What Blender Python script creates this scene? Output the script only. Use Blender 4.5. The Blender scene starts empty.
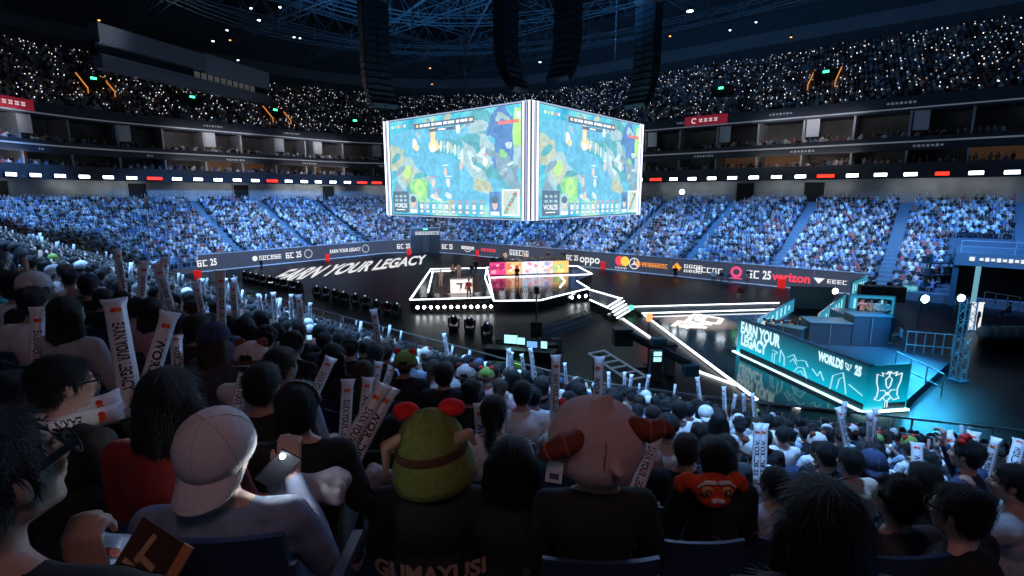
import bpy, bmesh, math, random
import numpy as np
from mathutils import Vector, Matrix, Euler, noise
# ---------------------------------------------------------------- camera, world, lights, exposure
scene = bpy.context.scene
COL = scene.collection
EYE = Vector((0.0, 0.0, 9.5)); F_PX = 520.0; PITCH = math.radians(10.1)
cam_d = bpy.data.cameras.new('camera'); cam = bpy.data.objects.new('camera', cam_d); COL.objects.link(cam)
cam.location = EYE; cam.rotation_euler = (math.radians(90) - PITCH, 0, 0)
cam_d.sensor_width = 36; cam_d.lens = 36 * F_PX / 1024; cam_d.clip_start = 0.05; cam_d.clip_end = 600
scene.camera = cam
scene.view_settings.view_transform = 'Standard'; scene.view_settings.look = 'None'
scene.view_settings.exposure = 0.0; scene.view_settings.gamma = 1.0; scene.view_settings.use_curve_mapping = False
wd = bpy.data.worlds.new('world'); scene.world = wd; wd.use_nodes = True
wd.node_tree.nodes['Background'].inputs[0].default_value = (0.02, 0.05, 0.10, 1)
wd.node_tree.nodes['Background'].inputs[1].default_value = 0.25
scene.cycles.max_bounces = 3; scene.cycles.diffuse_bounces = 1; scene.cycles.glossy_bounces = 2
scene.cycles.transparent_max_bounces = 6; scene.cycles.sample_clamp_indirect = 3.0
scene.cycles.use_denoising = True
AX = Vector((-0.763, 0.647, 0)).normalized(); BX = Vector((0.647, 0.763, 0)).normalized()
def W(a, b, z=0.0): return AX * a + BX * b + Vector((0, 0, z))
def spot(name, loc, target, power, color, angle, blend=0.6, size=0.6):
    l = bpy.data.lights.new(name, 'SPOT'); l.energy = power; l.color = color; l.spot_size = math.radians(angle); l.spot_blend = blend
    l.shadow_soft_size = size
    o = bpy.data.objects.new(name, l); COL.objects.link(o); o.location = loc
    o.rotation_euler = (Vector(target) - Vector(loc)).to_track_quat('-Z', 'Y').to_euler(); return o
def area(name, loc, target, power, color, sx, sy):
    l = bpy.data.lights.new(name, 'AREA'); l.shape = 'RECTANGLE'; l.size = sx; l.size_y = sy; l.energy = power; l.color = color
    o = bpy.data.objects.new(name, l); COL.objects.link(o); o.location = loc
    o.rotation_euler = (Vector(target) - Vector(loc)).to_track_quat('-Z', 'Y').to_euler(); return o
BLUE = (0.13, 0.40, 1.0); PALE = (0.45, 0.68, 1.0); CYAN = (0.03, 0.50, 1.0)
# stands opposite: blue wash rigs hung in the roof
for _a in (-6, 6, 18, 30, 42, 54):
    spot('wash_spot', W(_a, 47, 29), W(_a + (6 if _a > 40 else 0), 68, 3.0), 60000, BLUE, 46, 0.6)
for _b in (24, 36, 48):
    spot('wash_spot', W(52, _b, 29), W(80, _b + 4, 3.2), 70000, BLUE, 47, 0.6)
spot('key_spot', W(12, 48, 29), W(10, 66, 1.5), 34000, PALE, 42)
spot('key_spot', W(36, 48, 29), W(36, 66, 1.5), 34000, PALE, 42)
spot('key_spot', W(54, 44, 29), W(74, 56, 1.5), 34000, PALE, 46)
spot('key_spot', W(54, 30, 29), W(76, 34, 1.5), 34000, PALE, 46)
# our own stand: a wash that catches the front rows and falls off uphill
for _a, _p, _t, _c in ((-8, 22000, 12, 40), (2, 30000, 10.5, 40), (12, 44000, 8.5, 42), (23, 48000, 7.5, 50), (34, 40000, 6, 54), (45, 34000, 6, 54), (57, 28000, 6, 54)):
    spot('wash_spot', W(_a, 5.5, 27), W(_a, _t, 3), _p * 1.15, (0.22, 0.50, 1.0), _c, 0.8)
spot('wash_spot', W(18, 0, 24), W(15, 2.5, 8.4), 34000, (0.24, 0.50, 1.0), 44, 0.9)
spot('wash_spot', W(66, 14, 29), W(86, 8, 5), 50000, BLUE, 46, 0.8)
spot('wash_spot', W(9, 4, 22), W(6, 7, 6.5), 7000, (0.24, 0.50, 1.0), 36, 0.9)
# cool rim from the bowl and an added warm fill over the nearest rows
area('bowl_light', W(14, 24, 22), W(1, 2, 8.5), 1500, (0.35, 0.55, 1.0), 8, 4)
area('warm_fill', Vector((0.5, -3.0, 13.5)), Vector((0, 2.2, 8.6)), 125, (1.0, 0.60, 0.64), 3, 2)
# stage and caster desk
spot('stage_spot', Vector((5, 20, 14)), Vector((-5, 46, 1.5)), 16000, (1.0, 0.84, 0.70), 20)
spot('gobo_spot', Vector((11, 44, 18)), Vector((14, 38.4, 0.1)), 120000, (1.0, 0.78, 0.64), 16, 0.5)
spot('caster_spot', W(-6, 30, 22), Vector((19.5, 30, 1.5)), 16000, CYAN, 46)
spot('caster_key', Vector((12, 20, 19)), Vector((18.5, 32, 1.6)), 30000, (1.0, 0.78, 0.66), 24)
spot('team_key', Vector((11, 24, 11)), Vector((2.5, 62, 2.2)), 70000, (1.0, 0.86, 0.72), 16)
spot('roof_fill', W(84, 24, 26), W(70, 20, 40), 5000, (0.45, 0.45, 0.5), 150, 0.8, 1.5)  # added grey fill for the unlit trusses over the end stand
spot('roof_fill', W(10, 66, 22), W(10, 60, 40), 9000, (0.05, 0.28, 0.6), 150, 0.8, 1.5)  # added blue fill for the roof over the stand opposite
# roof: added weak blue fill that picks out the steel, instead of haze
for _a, _b in ((0, 30), (30, 38), (58, 42)):
    spot('roof_fill', W(_a, _b, 21), W(_a, _b + 8, 40), 15000, (0.05, 0.30, 0.70), 150, 0.8, 1.5)

# ---------------------------------------------------------------- helpers
def px(x, y, z):                       # a pixel of the photograph to the point where its ray meets height z
    v = 288 - y; u = x - 512
    dy = F_PX * math.cos(PITCH) + v * math.sin(PITCH); dz = -F_PX * math.sin(PITCH) + v * math.cos(PITCH)
    t = (z - EYE.z) / dz
    return Vector((u * t, dy * t, z))
def pd(x, y, D):                       # the same ray at forward distance D
    v = 288 - y; u = x - 512
    dy = F_PX * math.cos(PITCH) + v * math.sin(PITCH); dz = -F_PX * math.sin(PITCH) + v * math.cos(PITCH)
    return EYE + Vector((u, dy, dz)) * (D / dy)
def proj(p):
    d = Vector(p) - EYE
    zc = d.y * math.cos(PITCH) - d.z * math.sin(PITCH); yc = d.y * math.sin(PITCH) + d.z * math.cos(PITCH)
    if zc < 0.05: return None
    return 512 + F_PX * d.x / zc, 288 - F_PX * yc / zc
MATS = {}
def mat(name, col=(0.5, 0.5, 0.5), rough=0.6, metal=0.0, emit=None, strength=1.0, bump=0.0, bscale=60, spec=0.5, var=0.0, vscale=4.0, stretch=None):
    if name in MATS: return MATS[name]
    m = bpy.data.materials.new(name); m.use_nodes = True; nt = m.node_tree; b = nt.nodes['Principled BSDF']
    b.inputs['Base Color'].default_value = (*col, 1); b.inputs['Roughness'].default_value = rough; b.inputs['Metallic'].default_value = metal
    b.inputs['Specular IOR Level'].default_value = spec
    if emit: b.inputs['Emission Color'].default_value = (*emit, 1); b.inputs['Emission Strength'].default_value = strength
    if bump or var:
        tc = nt.nodes.new('ShaderNodeTexCoord'); nz = nt.nodes.new('ShaderNodeTexNoise')
        mp = nt.nodes.new('ShaderNodeMapping'); nt.links.new(tc.outputs['Object'], mp.inputs[0]); nt.links.new(mp.outputs[0], nz.inputs[0])
        if stretch: mp.inputs['Scale'].default_value = stretch
        nz.inputs['Scale'].default_value = bscale if bump else vscale; nz.inputs['Detail'].default_value = 3
        if bump:
            bp = nt.nodes.new('ShaderNodeBump'); bp.inputs['Strength'].default_value = bump; bp.inputs['Distance'].default_value = 0.01
            nt.links.new(nz.outputs['Fac'], bp.inputs['Height']); nt.links.new(bp.outputs[0], b.inputs['Normal'])
        if var:
            rp = nt.nodes.new('ShaderNodeMapRange'); rp.inputs[1].default_value = 0.3; rp.inputs[2].default_value = 0.7
            rp.inputs[3].default_value = 1 - var; rp.inputs[4].default_value = 1 + var
            mx = nt.nodes.new('ShaderNodeVectorMath'); mx.operation = 'SCALE'; mx.inputs[0].default_value = col
            nt.links.new(nz.outputs['Fac'], rp.inputs[0]); nt.links.new(rp.outputs[0], mx.inputs['Scale']); nt.links.new(mx.outputs[0], b.inputs['Base Color'])
    MATS[name] = m; return m
def glow(name, col, s): return mat(name, (0.02, 0.02, 0.02), 0.5, emit=col, strength=s)
class MB:
    """collects shapes, builds ONE mesh object"""
    def __init__(self): self.v = []; self.f = []; self.m = []
    def add(self, vs, fs, mi=0):
        n = len(self.v); self.v += [tuple(v) for v in vs]; self.f += [tuple(i + n for i in f) for f in fs]; self.m += [mi] * len(fs); return self
    def box(self, c, s, mi=0, rot=None, R=None):
        c = Vector(c); M = R if R is not None else (Euler(rot).to_matrix() if rot else Matrix.Identity(3))
        hx, hy, hz = s[0] / 2, s[1] / 2, s[2] / 2
        vs = [c + M @ Vector((x * hx, y * hy, z * hz)) for z in (-1, 1) for y in (-1, 1) for x in (-1, 1)]
        return self.add(vs, [(0, 2, 3, 1), (4, 5, 7, 6), (0, 1, 5, 4), (1, 3, 7, 5), (3, 2, 6, 7), (2, 0, 4, 6)], mi)
    def bar(self, p, q, w, h=None, mi=0):       # rectangular bar from p to q
        p, q = Vector(p), Vector(q); h = h or w; d = (q - p); L = d.length
        if L < 1e-6: return self
        R = d.to_track_quat('Y', 'Z').to_matrix(); return self.box((p + q) / 2, (w, L, h), mi, R=R)
    def tube(self, p, q, r0, r1=None, n=10, mi=0, caps=True):
        p, q = Vector(p), Vector(q); r1 = r0 if r1 is None else r1; R = (q - p).to_track_quat('Z', 'Y').to_matrix(); vs = []
        for c, r in ((p, r0), (q, r1)):
            for i in range(n):
                t = 2 * math.pi * i / n; vs.append(c + R @ Vector((r * math.cos(t), r * math.sin(t), 0)))
        fs = [(i, (i + 1) % n, n + (i + 1) % n, n + i) for i in range(n)]
        if caps: fs += [tuple(range(n))[::-1], tuple(range(n, 2 * n))]
        return self.add(vs, fs, mi)
    def path(self, pts, r, n=8, mi=0):
        for a, b in zip(pts, pts[1:]): self.tube(a, b, r, n=n, mi=mi)
        return self
    def sphere(self, c, r, nu=12, nv=8, mi=0, R=None):
        c = Vector(c); r = (r, r, r) if isinstance(r, (int, float)) else r; R = R or Matrix.Identity(3); vs = [c + R @ Vector((0, 0, r[2]))]
        for j in range(1, nv):
            ph = math.pi * j / nv
            for i in range(nu):
                t = 2 * math.pi * i / nu; vs.append(c + R @ Vector((r[0] * math.sin(ph) * math.cos(t), r[1] * math.sin(ph) * math.sin(t), r[2] * math.cos(ph))))
        vs.append(c + R @ Vector((0, 0, -r[2]))); last = len(vs) - 1; fs = [(0, 1 + i, 1 + (i + 1) % nu) for i in range(nu)]
        for j in range(nv - 2):
            o = 1 + j * nu; fs += [(o + i, o + nu + i, o + nu + (i + 1) % nu, o + (i + 1) % nu) for i in range(nu)]
        o = 1 + (nv - 2) * nu; fs += [(o + i, last, o + (i + 1) % nu) for i in range(nu)]
        return self.add(vs, fs, mi)
    def prism(self, poly, h0, h1, mi=0):        # poly: points (x, y) counter-clockwise, extruded between two heights
        n = len(poly); vs = [(p[0], p[1], h0) for p in poly] + [(p[0], p[1], h1) for p in poly]
        return self.add(vs, [tuple(range(n))[::-1], tuple(range(n, 2 * n))] + [(i, (i + 1) % n, n + (i + 1) % n, n + i) for i in range(n)], mi)
    def lathe(self, prof, n=16, mi=0, M=None):   # prof: (r, z)
        M = M or Matrix.Identity(4); vs = []; fs = []
        for r, z in prof:
            for i in range(n):
                t = 2 * math.pi * i / n; vs.append(M @ Vector((r * math.cos(t), r * math.sin(t), z)))
        for j in range(len(prof) - 1):
            fs += [(j * n + i, j * n + (i + 1) % n, (j + 1) * n + (i + 1) % n, (j + 1) * n + i) for i in range(n)]
        fs += [tuple(range(n))[::-1], tuple(range((len(prof) - 1) * n, len(prof) * n))]
        return self.add(vs, fs, mi)
    def build(self, name, mats, parent=None, smooth=False, bevel=0.0, loc=None, rot=None):
        me = bpy.data.meshes.new(name); me.from_pydata(self.v, [], self.f)
        for m in (mats if isinstance(mats, (list, tuple)) else [mats]): me.materials.append(m)
        me.polygons.foreach_set('material_index', self.m)
        if smooth: me.polygons.foreach_set('use_smooth', [True] * len(self.f))
        me.update(); return put(name, me, parent, bevel, loc, rot)
def put(name, me, parent=None, bevel=0.0, loc=None, rot=None):
    o = bpy.data.objects.new(name, me); COL.objects.link(o)
    if parent: o.parent = parent
    if loc is not None: o.location = loc
    if rot is not None: o.rotation_euler = rot
    if bevel:
        b = o.modifiers.new('bevel', 'BEVEL'); b.width = bevel; b.segments = 2; b.limit_method = 'ANGLE'
    return o
def tag(o, label=None, cat=None, group=None, kind=None):
    if label: o['label'] = label
    if cat: o['category'] = cat
    if group: o['group'] = group
    if kind: o['kind'] = kind
    return o
def empty(name, loc=(0, 0, 0), rz=0.0, label=None, cat=None, group=None):
    o = bpy.data.objects.new(name, None); COL.objects.link(o); o.location = loc; o.rotation_euler = (0, 0, rz); o.empty_display_size = 0.1
    return tag(o, label, cat, group)
def dup(o, parent=None):
    c = o.copy(); COL.objects.link(c); c.parent = parent
    for ch in KIDS.get(o.name, None) or [k for k in o.children]: dup(ch, c)
    return c
KIDS = {}
_TXT = {}
def text_mesh(s, size=1.0, xs=1.0, bold=0.0, depth=0.0):
    """lettering as flat mesh data: verts (centred), faces"""
    key = (s, size, xs, bold, depth)
    if key in _TXT: return _TXT[key]
    cu = bpy.data.curves.new('t', 'FONT'); cu.body = s; cu.size = size; cu.align_x = 'CENTER'; cu.align_y = 'CENTER'; cu.offset = bold; cu.extrude = depth; cu.resolution_u = 3
    o = bpy.data.objects.new('t', cu); COL.objects.link(o); dg = bpy.context.evaluated_depsgraph_get()
    me = bpy.data.meshes.new_from_object(o.evaluated_get(dg)); vs = [(v.co.x * xs, v.co.y, v.co.z) for v in me.vertices]; fs = [tuple(p.vertices) for p in me.polygons]
    bpy.data.objects.remove(o); bpy.data.curves.remove(cu); bpy.data.meshes.remove(me)
    _TXT[key] = (vs, fs); return vs, fs
def text_on(mb, s, origin, right, up, size, xs=0.8, bold=0.01, mi=0, off=0.01):
    vs, fs = text_mesh(s, size, xs, bold * size); right = Vector(right).normalized(); up = Vector(up).normalized(); nrm = right.cross(up)
    o = Vector(origin) + nrm * off
    mb.add([o + right * v[0] + up * v[1] for v in vs], fs, mi); return mb
RNG = random.Random(7)
# ---------------------------------------------------------------- bowl shape: rounded rectangle, offset outward by d
CA, CB, HX, HY, R0 = 25.0, 38.5, 47.0, 21.0, 8.0
def perim(n_corner=10, step=4.0):
    """list of (corner centre or edge point, outward normal) in a,b; a point at offset d is c + n*(R0+d)"""
    out = []; cx, cy = HX - R0, HY - R0
    for q, (sx, sy) in enumerate(((1, 1), (-1, 1), (-1, -1), (1, -1))):
        for i in range(n_corner + 1):
            t = math.pi / 2 * (q + i / n_corner); out.append(((CA + sx * cx, CB + sy * cy), (math.cos(t), math.sin(t))))
        nx = (1, 1) if q == 3 else ((-1, 1), (-1, -1), (1, -1))[q]
        c0 = Vector((CA + sx * cx, CB + sy * cy)); c1 = Vector((CA + nx[0] * cx, CB + nx[1] * cy)); L = (c1 - c0).length; k = int(L / step)
        t = math.pi / 2 * (q + 1)
        for i in range(1, k): p = c0.lerp(c1, i / k); out.append(((p.x, p.y), (math.cos(t), math.sin(t))))
    return out
PER = perim()
def pp(c, n, d, z):
    a = c[0] + n[0] * (R0 + d); b = c[1] + n[1] * (R0 + d)
    if n[1] < 0: b += 0.42 * min(max(10 - a, 0.0), 20.0) * -n[1] * max(0.0, 1 - max(d, 0) / 16)      # the near side bows outward past the caster desk
    return W(a, b, z)
def sweep(name, prof, m, closed=False, keep=None, parent=None, mis=None):
    vs, fs, mi = [], [], []; N = len(PER); K = len(prof)
    for c, n in PER:
        for d, z in prof: vs.append(tuple(pp(c, n, d, z)))
    for i in range(N):
        if keep and not keep(PER[i]): continue
        j = (i + 1) % N
        for k in range(K if closed else K - 1):
            l = (k + 1) % K; fs.append((i * K + k, i * K + l, j * K + l, j * K + k)); mi.append(mis[k] if mis else 0)
    mb = MB(); mb.v = vs; mb.f = fs; mb.m = mi
    return mb.build(name, m, parent)
def slab(name, d0, z0, d1, z1, m, kind='structure', **k):
    o = sweep(name, [(d0, z0), (d1, z0), (d1, z1), (d0, z1)], m, closed=True, **k); tag(o, kind=kind); return o
# ---------------------------------------------------------------- the setting
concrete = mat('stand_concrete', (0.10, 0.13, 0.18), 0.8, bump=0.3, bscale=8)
aisle_m = mat('aisle_paint', (0.11, 0.17, 0.23), 0.7)
dark_wall = mat('dark_wall', (0.05, 0.06, 0.08), 0.7)
grey_wall = mat('grey_wall', (0.34, 0.34, 0.37), 0.75, var=0.25, vscale=0.4)
fascia_m = mat('balcony_fascia', (0.035, 0.04, 0.055), 0.5)
white_edge = mat('pale_edge', (0.55, 0.57, 0.62), 0.5, emit=(0.6, 0.65, 0.75), strength=0.10)
floor_m = mat('arena_floor', (0.008, 0.009, 0.012), 0.4, spec=0.2, bump=0.05, bscale=2)
mb = MB(); mb.prism([(W(a, b).x, W(a, b).y) for a, b in ((-40, 5), (90, 5), (90, 75), (-40, 75))], -0.3, 0.0)
o = mb.build('floor', floor_m); tag(o, kind='structure')
ROW, RISE, Z0, D0 = 0.8, 0.343, 0.75, 0.5
NROW = 23
def lower_floor(k): return Z0 + RISE * k
prof = [(0.0, 0.0), (0.0, Z0), (D0, Z0)]
for k in range(NROW):
    prof += [(D0 + ROW * (k + 1), lower_floor(k)), (D0 + ROW * (k + 1), lower_floor(k + 1))]
prof += [(D0 + ROW * NROW + 2.6, lower_floor(NROW))]
tag(sweep('floor_lower_stand', prof, concrete), kind='structure')
DT = D0 + ROW * NROW            # 18.9
# concourse wall behind the lower stand; ring fascia; two suite storeys
far_only = None
slab('wall_concourse', DT + 2.6, 8.0, DT + 2.9, 12.4, grey_wall)
UF, UR, UD = 20.4, 0.52, DT + 0.7
NUP = 21
def band(name, d, z0, z1, m): return slab(name, d, z0, d + 0.25, z1, m)
slab('floor_suite', DT + 0.2, 12.35, DT + 7.0, 12.6, dark_wall)
slab('floor_suite_upper', DT + 0.2, 15.1, DT + 7.0, 15.6, dark_wall)
slab('floor_upper_stand', DT + 0.2, 19.3, DT + 7.0, 19.7, dark_wall)
slab('wall_suite', DT + 4.6, 12.6, DT + 4.9, 19.3, mat('suite_back', (0.20, 0.17, 0.16), 0.8, var=0.5, vscale=0.22))
band('trim_1', DT, 11.5, 13.3, fascia_m)
band('trim_2', DT, 14.75, 16.3, fascia_m)
band('trim_3', DT, 19.2, 20.9, fascia_m)
slab('trim_4', DT - 0.06, 15.62, DT + 0.26, 15.8, white_edge)
slab('trim_5', DT - 0.06, 19.45, DT + 0.26, 19.6, white_edge)
prof = [(DT + 0.25, 20.2), (UD, UF)]
for k in range(NUP): prof += [(UD + ROW * (k + 1), UF + UR * k), (UD + ROW * (k + 1), UF + UR * (k + 1))]
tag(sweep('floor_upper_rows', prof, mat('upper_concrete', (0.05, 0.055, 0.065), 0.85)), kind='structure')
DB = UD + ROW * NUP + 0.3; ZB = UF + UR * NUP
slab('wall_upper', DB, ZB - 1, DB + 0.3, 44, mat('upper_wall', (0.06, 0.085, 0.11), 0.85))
slab('trim_6', DB - 0.5, ZB + 2.2, DB - 0.05, ZB + 4.2, mat('back_band', (0.16, 0.20, 0.25), 0.7))
mb = MB(); mb.prism([(W(a, b).x, W(a, b).y) for a, b in ((-70, -30), (120, -30), (120, 110), (-70, 110))], 44, 44.4)
tag(mb.build('ceiling', mat('roof_deck', (0.02, 0.03, 0.045), 0.9)), kind='structure')
# aisle strips up the lower stand opposite and at the end
def aisle_at(p, n, name='stair_aisle'):
    mb = MB(); T = Vector((-n[1], n[0]))
    for k in range(NROW):
        for h in (0, 1):
            d = D0 + ROW * k + h * 0.4 + 0.2; z = lower_floor(k) + (0.17 if h else 0.02)
            c = W(p[0] + n[0] * d, p[1] + n[1] * d, z); ang = math.atan2((AX * n[0] + BX * n[1]).y, (AX * n[0] + BX * n[1]).x)
            mb.box(c, (0.4, 1.2, 0.06 + (0.30 if h else 0)), rot=(0, 0, ang))
    tag(mb.build('floor_aisle', aisle_m), kind='structure')
AISLES = []                    # (point on the boards line, normal)
for a in (-5.2, 4.7, 14.5, 24.3, 34.1, 43.9, 53.7): AISLES.append(((a, CB + HY), (0, 1)))
for b in (30.0, 40.0, 50.0): AISLES.append(((CA + HX, b), (1, 0)))
for p, n in AISLES: aisle_at(p, n)
def on_aisle(a, b):
    for (pa, pb), n in AISLES:
        if n[1] and b > CB + HY - 1 and abs(a - pa) < 0.75: return True
        if n[0] and a > CA + HX - 1 and abs(b - pb) < 0.75: return True
    for c in (18.0, 33.0, 48.0):
        if b < CB - HY and abs(a - c) < 0.6 and b > 6: return True
    return False
# doorways (vomitories) in the concourse wall with green exit signs
green = glow('exit_green', (0.05, 1.0, 0.35), 5.0)
def inward(n): v = AX * n[0] + BX * n[1]; return v
def doorway(xp, sign=True, idx=0):
    c, n = per_at(xp, DT + 2.5); base = pp(c, n, DT + 2.55, 8.65); nv = inward(n); ang = math.atan2(nv.y, nv.x) - math.pi / 2
    e = empty('door_%d' % idx, base, ang); e['kind'] = 'structure'
    MB().box((0, 0, 1.3), (2.4, 0.12, 2.6)).build('opening_shade', mat('doorway_black', (0.006, 0.007, 0.01), 0.9), e)  # solid black slab paints the dark of the doorway
    m2 = MB(); m2.box((-1.3, -0.05, 1.35), (0.2, 0.2, 2.7)); m2.box((1.3, -0.05, 1.35), (0.2, 0.2, 2.7)); m2.box((0, -0.05, 2.75), (2.8, 0.2, 0.2)); m2.build('door_frame', mat('door_frame_grey', (0.25, 0.26, 0.28), 0.6), e)
    s = empty('exit_sign', base + Vector((0, 0, 3.05)) - nv * 0.2, ang)
    MB().box((0, 0, 0), (0.72, 0.10, 0.3)).build('sign_box', mat('sign_case', (0.05, 0.06, 0.05), 0.5), s)
    MB().box((0, -0.055, 0), (0.62, 0.02, 0.22)).build('sign_face', green, s)
    return s
def per_at(xp, d, near=False):
    """perimeter (c, n) whose offset-d point is seen at pixel column xp (far part of the bowl)"""
    best = None
    N = len(PER)
    for i in range(N):
        (c0, n0), (c1, n1) = PER[i], PER[(i + 1) % N]
        for t in np.linspace(0, 1, 12, endpoint=False):
            c = (c0[0] + (c1[0] - c0[0]) * t, c0[1] + (c1[1] - c0[1]) * t); n = (n0[0] + (n1[0] - n0[0]) * t, n0[1] + (n1[1] - n0[1]) * t)
            L = math.hypot(*n); n = (n[0] / L, n[1] / L)
            p = pp(c, n, d, 5)
            if c[1] + n[1] * (R0 + d) < 2 and n[1] < 0: continue
            q = proj(p)
            if q and n[1] > -0.7 and (best is None or abs(q[0] - xp) < best[0]): best = (abs(q[0] - xp), c, n)
    return best[1], best[2]
for i, (xp, lab) in enumerate(((6, 'green exit sign over the lower doorway at the dark left stand edge'), (142, 'green exit sign over the lower doorway below the red ledge lamps'),
        (245, 'green exit sign over the lower doorway between the two end stand blocks'), (330, 'green exit sign over the lower doorway close to the video cube'), (742, 'green exit sign over the doorway two aisles in from the video cube'),
        (811, 'green exit sign over the doorway above the wide pale aisle'))):
    s = doorway(xp, True, i + 1); tag(s, lab, 'exit sign', 'exit signs over the lower doorways')
# suite dividers and pale doors on both storeys
def stations(step, d):
    """evenly spaced (c, n) around the visible part at offset d"""
    out = []; N = len(PER); acc = 0
    for i in range(N):
        (c0, n0), (c1, n1) = PER[i], PER[(i + 1) % N]
        p0, p1 = pp(c0, n0, d, 0), pp(c1, n1, d, 0); L = (p1 - p0).length
        while acc < L:
            t = acc / L; c = (c0[0] + (c1[0] - c0[0]) * t, c0[1] + (c1[1] - c0[1]) * t); n = (n0[0] + (n1[0] - n0[0]) * t, n0[1] + (n1[1] - n0[1]) * t); q = math.hypot(*n); out.append((c, (n[0] / q, n[1] / q))); acc += step
        acc -= L
    return out
def seen(p, mx=60, my=60):
    q = proj(p); return q is not None and -mx < q[0] < 1024 + mx and -my < q[1] < 576 + my
div_m = mat('suite_divider', (0.42, 0.42, 0.45), 0.7); door_m = mat('suite_pale_door', (0.62, 0.62, 0.64), 0.6); warm_m = mat('suite_interior', (0.42, 0.22, 0.12), 0.7, emit=(0.9, 0.45, 0.25), strength=0.035)
k = 0
for j, (c, n) in enumerate(stations(5.6, DT)):
    for z0, z1, dd in ((12.6, 15.1, 0.3), (15.6, 19.3, 0.3)):
        p = pp(c, n, DT + dd, z0)
        if not seen(p) or (c[1] + n[1] * (R0 + DT) < 4 and n[1] < 0): continue
        nv = inward(n); ang = math.atan2(nv.y, nv.x) - math.pi / 2; k += 1
        MB().box((0, 2.2, (z1 - z0) / 2), (0.22, 4.2, z1 - z0)).build('wall_suite_divider', div_m, loc=p, rot=(0, 0, ang))['kind'] = 'structure'
        if z0 > 15 and j % 2 == 0:
            MB().box((1.0, 0.4, 2.55), (1.5, 0.2, 2.2)).build('trim_suite_panel', door_m, loc=p, rot=(0, 0, ang))['kind'] = 'structure'
        if z0 < 15 and (j * 7) % 5 in (0, 3):
            MB().box((2.7, 4.1, 1.3), (5.1, 0.15, 2.3)).build('wall_suite_interior', warm_m, loc=p, rot=(0, 0, ang))['kind'] = 'structure'
# added fills that brighten the concourse wall and the suite fronts
for j, (c, n) in enumerate(stations(15, DT)):
    p = pp(c, n, DT + 0.9, 11.3)
    if (c[1] + n[1] * (R0 + DT) < 4 and n[1] < 0) or not seen(p, 150, 60): continue
    area('concourse_fill', p, pp(c, n, DT + 3, 8.6), 55, (0.85, 0.93, 0.9), 11, 0.3)
    if j % 2 == 0:
        area('suite_fill', pp(c, n, DT - 1.2, 14.6), pp(c, n, DT + 3, 13.8), 60, (1.0, 0.9, 0.85), 12, 0.3)
        area('suite_fill', pp(c, n, DT - 1.6, 18.9), pp(c, n, DT + 3, 17.6), 110, (0.9, 0.92, 1.0), 12, 0.3)
# ring of lamps on the balcony ledge
lamp_w = glow('lamp_white', (0.82, 0.92, 1.0), 9.0); lamp_r = glow('lamp_red', (1.0, 0.02, 0.01), 4.0); lamp_case = mat('lamp_case', (0.02, 0.02, 0.025), 0.4)
REDPX = [25, 145, 152, 186, 190, 275, 365, 372, 388, 655, 762, 768, 806, 826, 938]
def ledge_lamp(c, n, red, long_):
    p = pp(c, n, DT - 0.25, 11.95); nv = inward(n); ang = math.atan2(nv.y, nv.x) - math.pi / 2; w = 2.0 if long_ else 1.35
    e = empty('ledge_lamp', p, ang)
    MB().box((0, 0, 0), (w, 0.35, 0.5)).build('lamp_housing', lamp_case, e, bevel=0.03)
    MB().box((0, -0.19, 0), (w - 0.1, 0.05, 0.38)).build('lamp_lens', lamp_r if red else lamp_w, e)
    m = MB(); m.box((-w / 2 + 0.1, 0.16, -0.3), (0.08, 0.1, 0.3)); m.box((w / 2 - 0.1, 0.16, -0.3), (0.08, 0.1, 0.3)); m.build('bracket', lamp_case, e)
    return e
for c, n in stations(2.9, DT):
    p = pp(c, n, DT - 0.25, 11.95); q = proj(p)
    if not q or not (-20 < q[0] < 1044) or (c[1] + n[1] * (R0 + DT) < 3 and n[1] < 0): continue
    red = min(abs(q[0] - r) for r in REDPX) < 5.0 + (4 if q[0] < 40 or q[0] > 900 else 0)
    e = ledge_lamp(c, n, red, red and 60 < q[0] < 900)
    side = 'end stand' if n[0] > 0.7 else 'long stand opposite'
    if red: tag(e, 'red lamp bar among the white lamps on the balcony ledge of the ' + side, 'lamp', 'red lamps on the balcony ledge of the ' + side)
    else: tag(e, 'white floodlight in the lamp row on the balcony ledge of the ' + side, 'lamp', 'white lamps on the balcony ledge of the ' + side)
# red sponsor banners on the upper fascia
def fascia_banner(xp, lab):
    c, n = per_at(xp, DT - 0.1); p = pp(c, n, DT - 0.12, 20.3); nv = inward(n); ang = math.atan2(nv.y, nv.x) - math.pi / 2
    e = empty('fascia_banner', p, ang, lab, 'banner')
    MB().box((0, 0, 0), (6.2, 0.1, 1.3)).build('banner_cloth', mat('banner_red', (0.55, 0.03, 0.07), 0.7, emit=(0.6, 0.03, 0.07), strength=0.25), e)
    m = MB(); wm = glow('banner_white', (0.9, 0.8, 0.85), 0.7)
    for i in range(14):
        t = math.radians(40 + i * 20); m.box((-1.7 + 0.32 * math.cos(t), -0.07, 0.32 * math.sin(t)), (0.14, 0.03, 0.14))
    for i in range(4):
        x = -0.7 + i * 0.72; m.box((x, -0.07, 0.18), (0.5, 0.03, 0.09)); m.box((x, -0.07, -0.18), (0.5, 0.03, 0.09)); m.box((x - 0.1, -0.07, 0), (0.1, 0.03, 0.42)); m.box((x + 0.12, -0.07, 0), (0.1, 0.03, 0.3))
    m.build('banner_mark', wm, e)
fascia_banner(30, 'red banner with white ring mark on the upper fascia of the end stand')
fascia_banner(700, 'red banner with white ring mark on the upper fascia beside the video cube')
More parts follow.
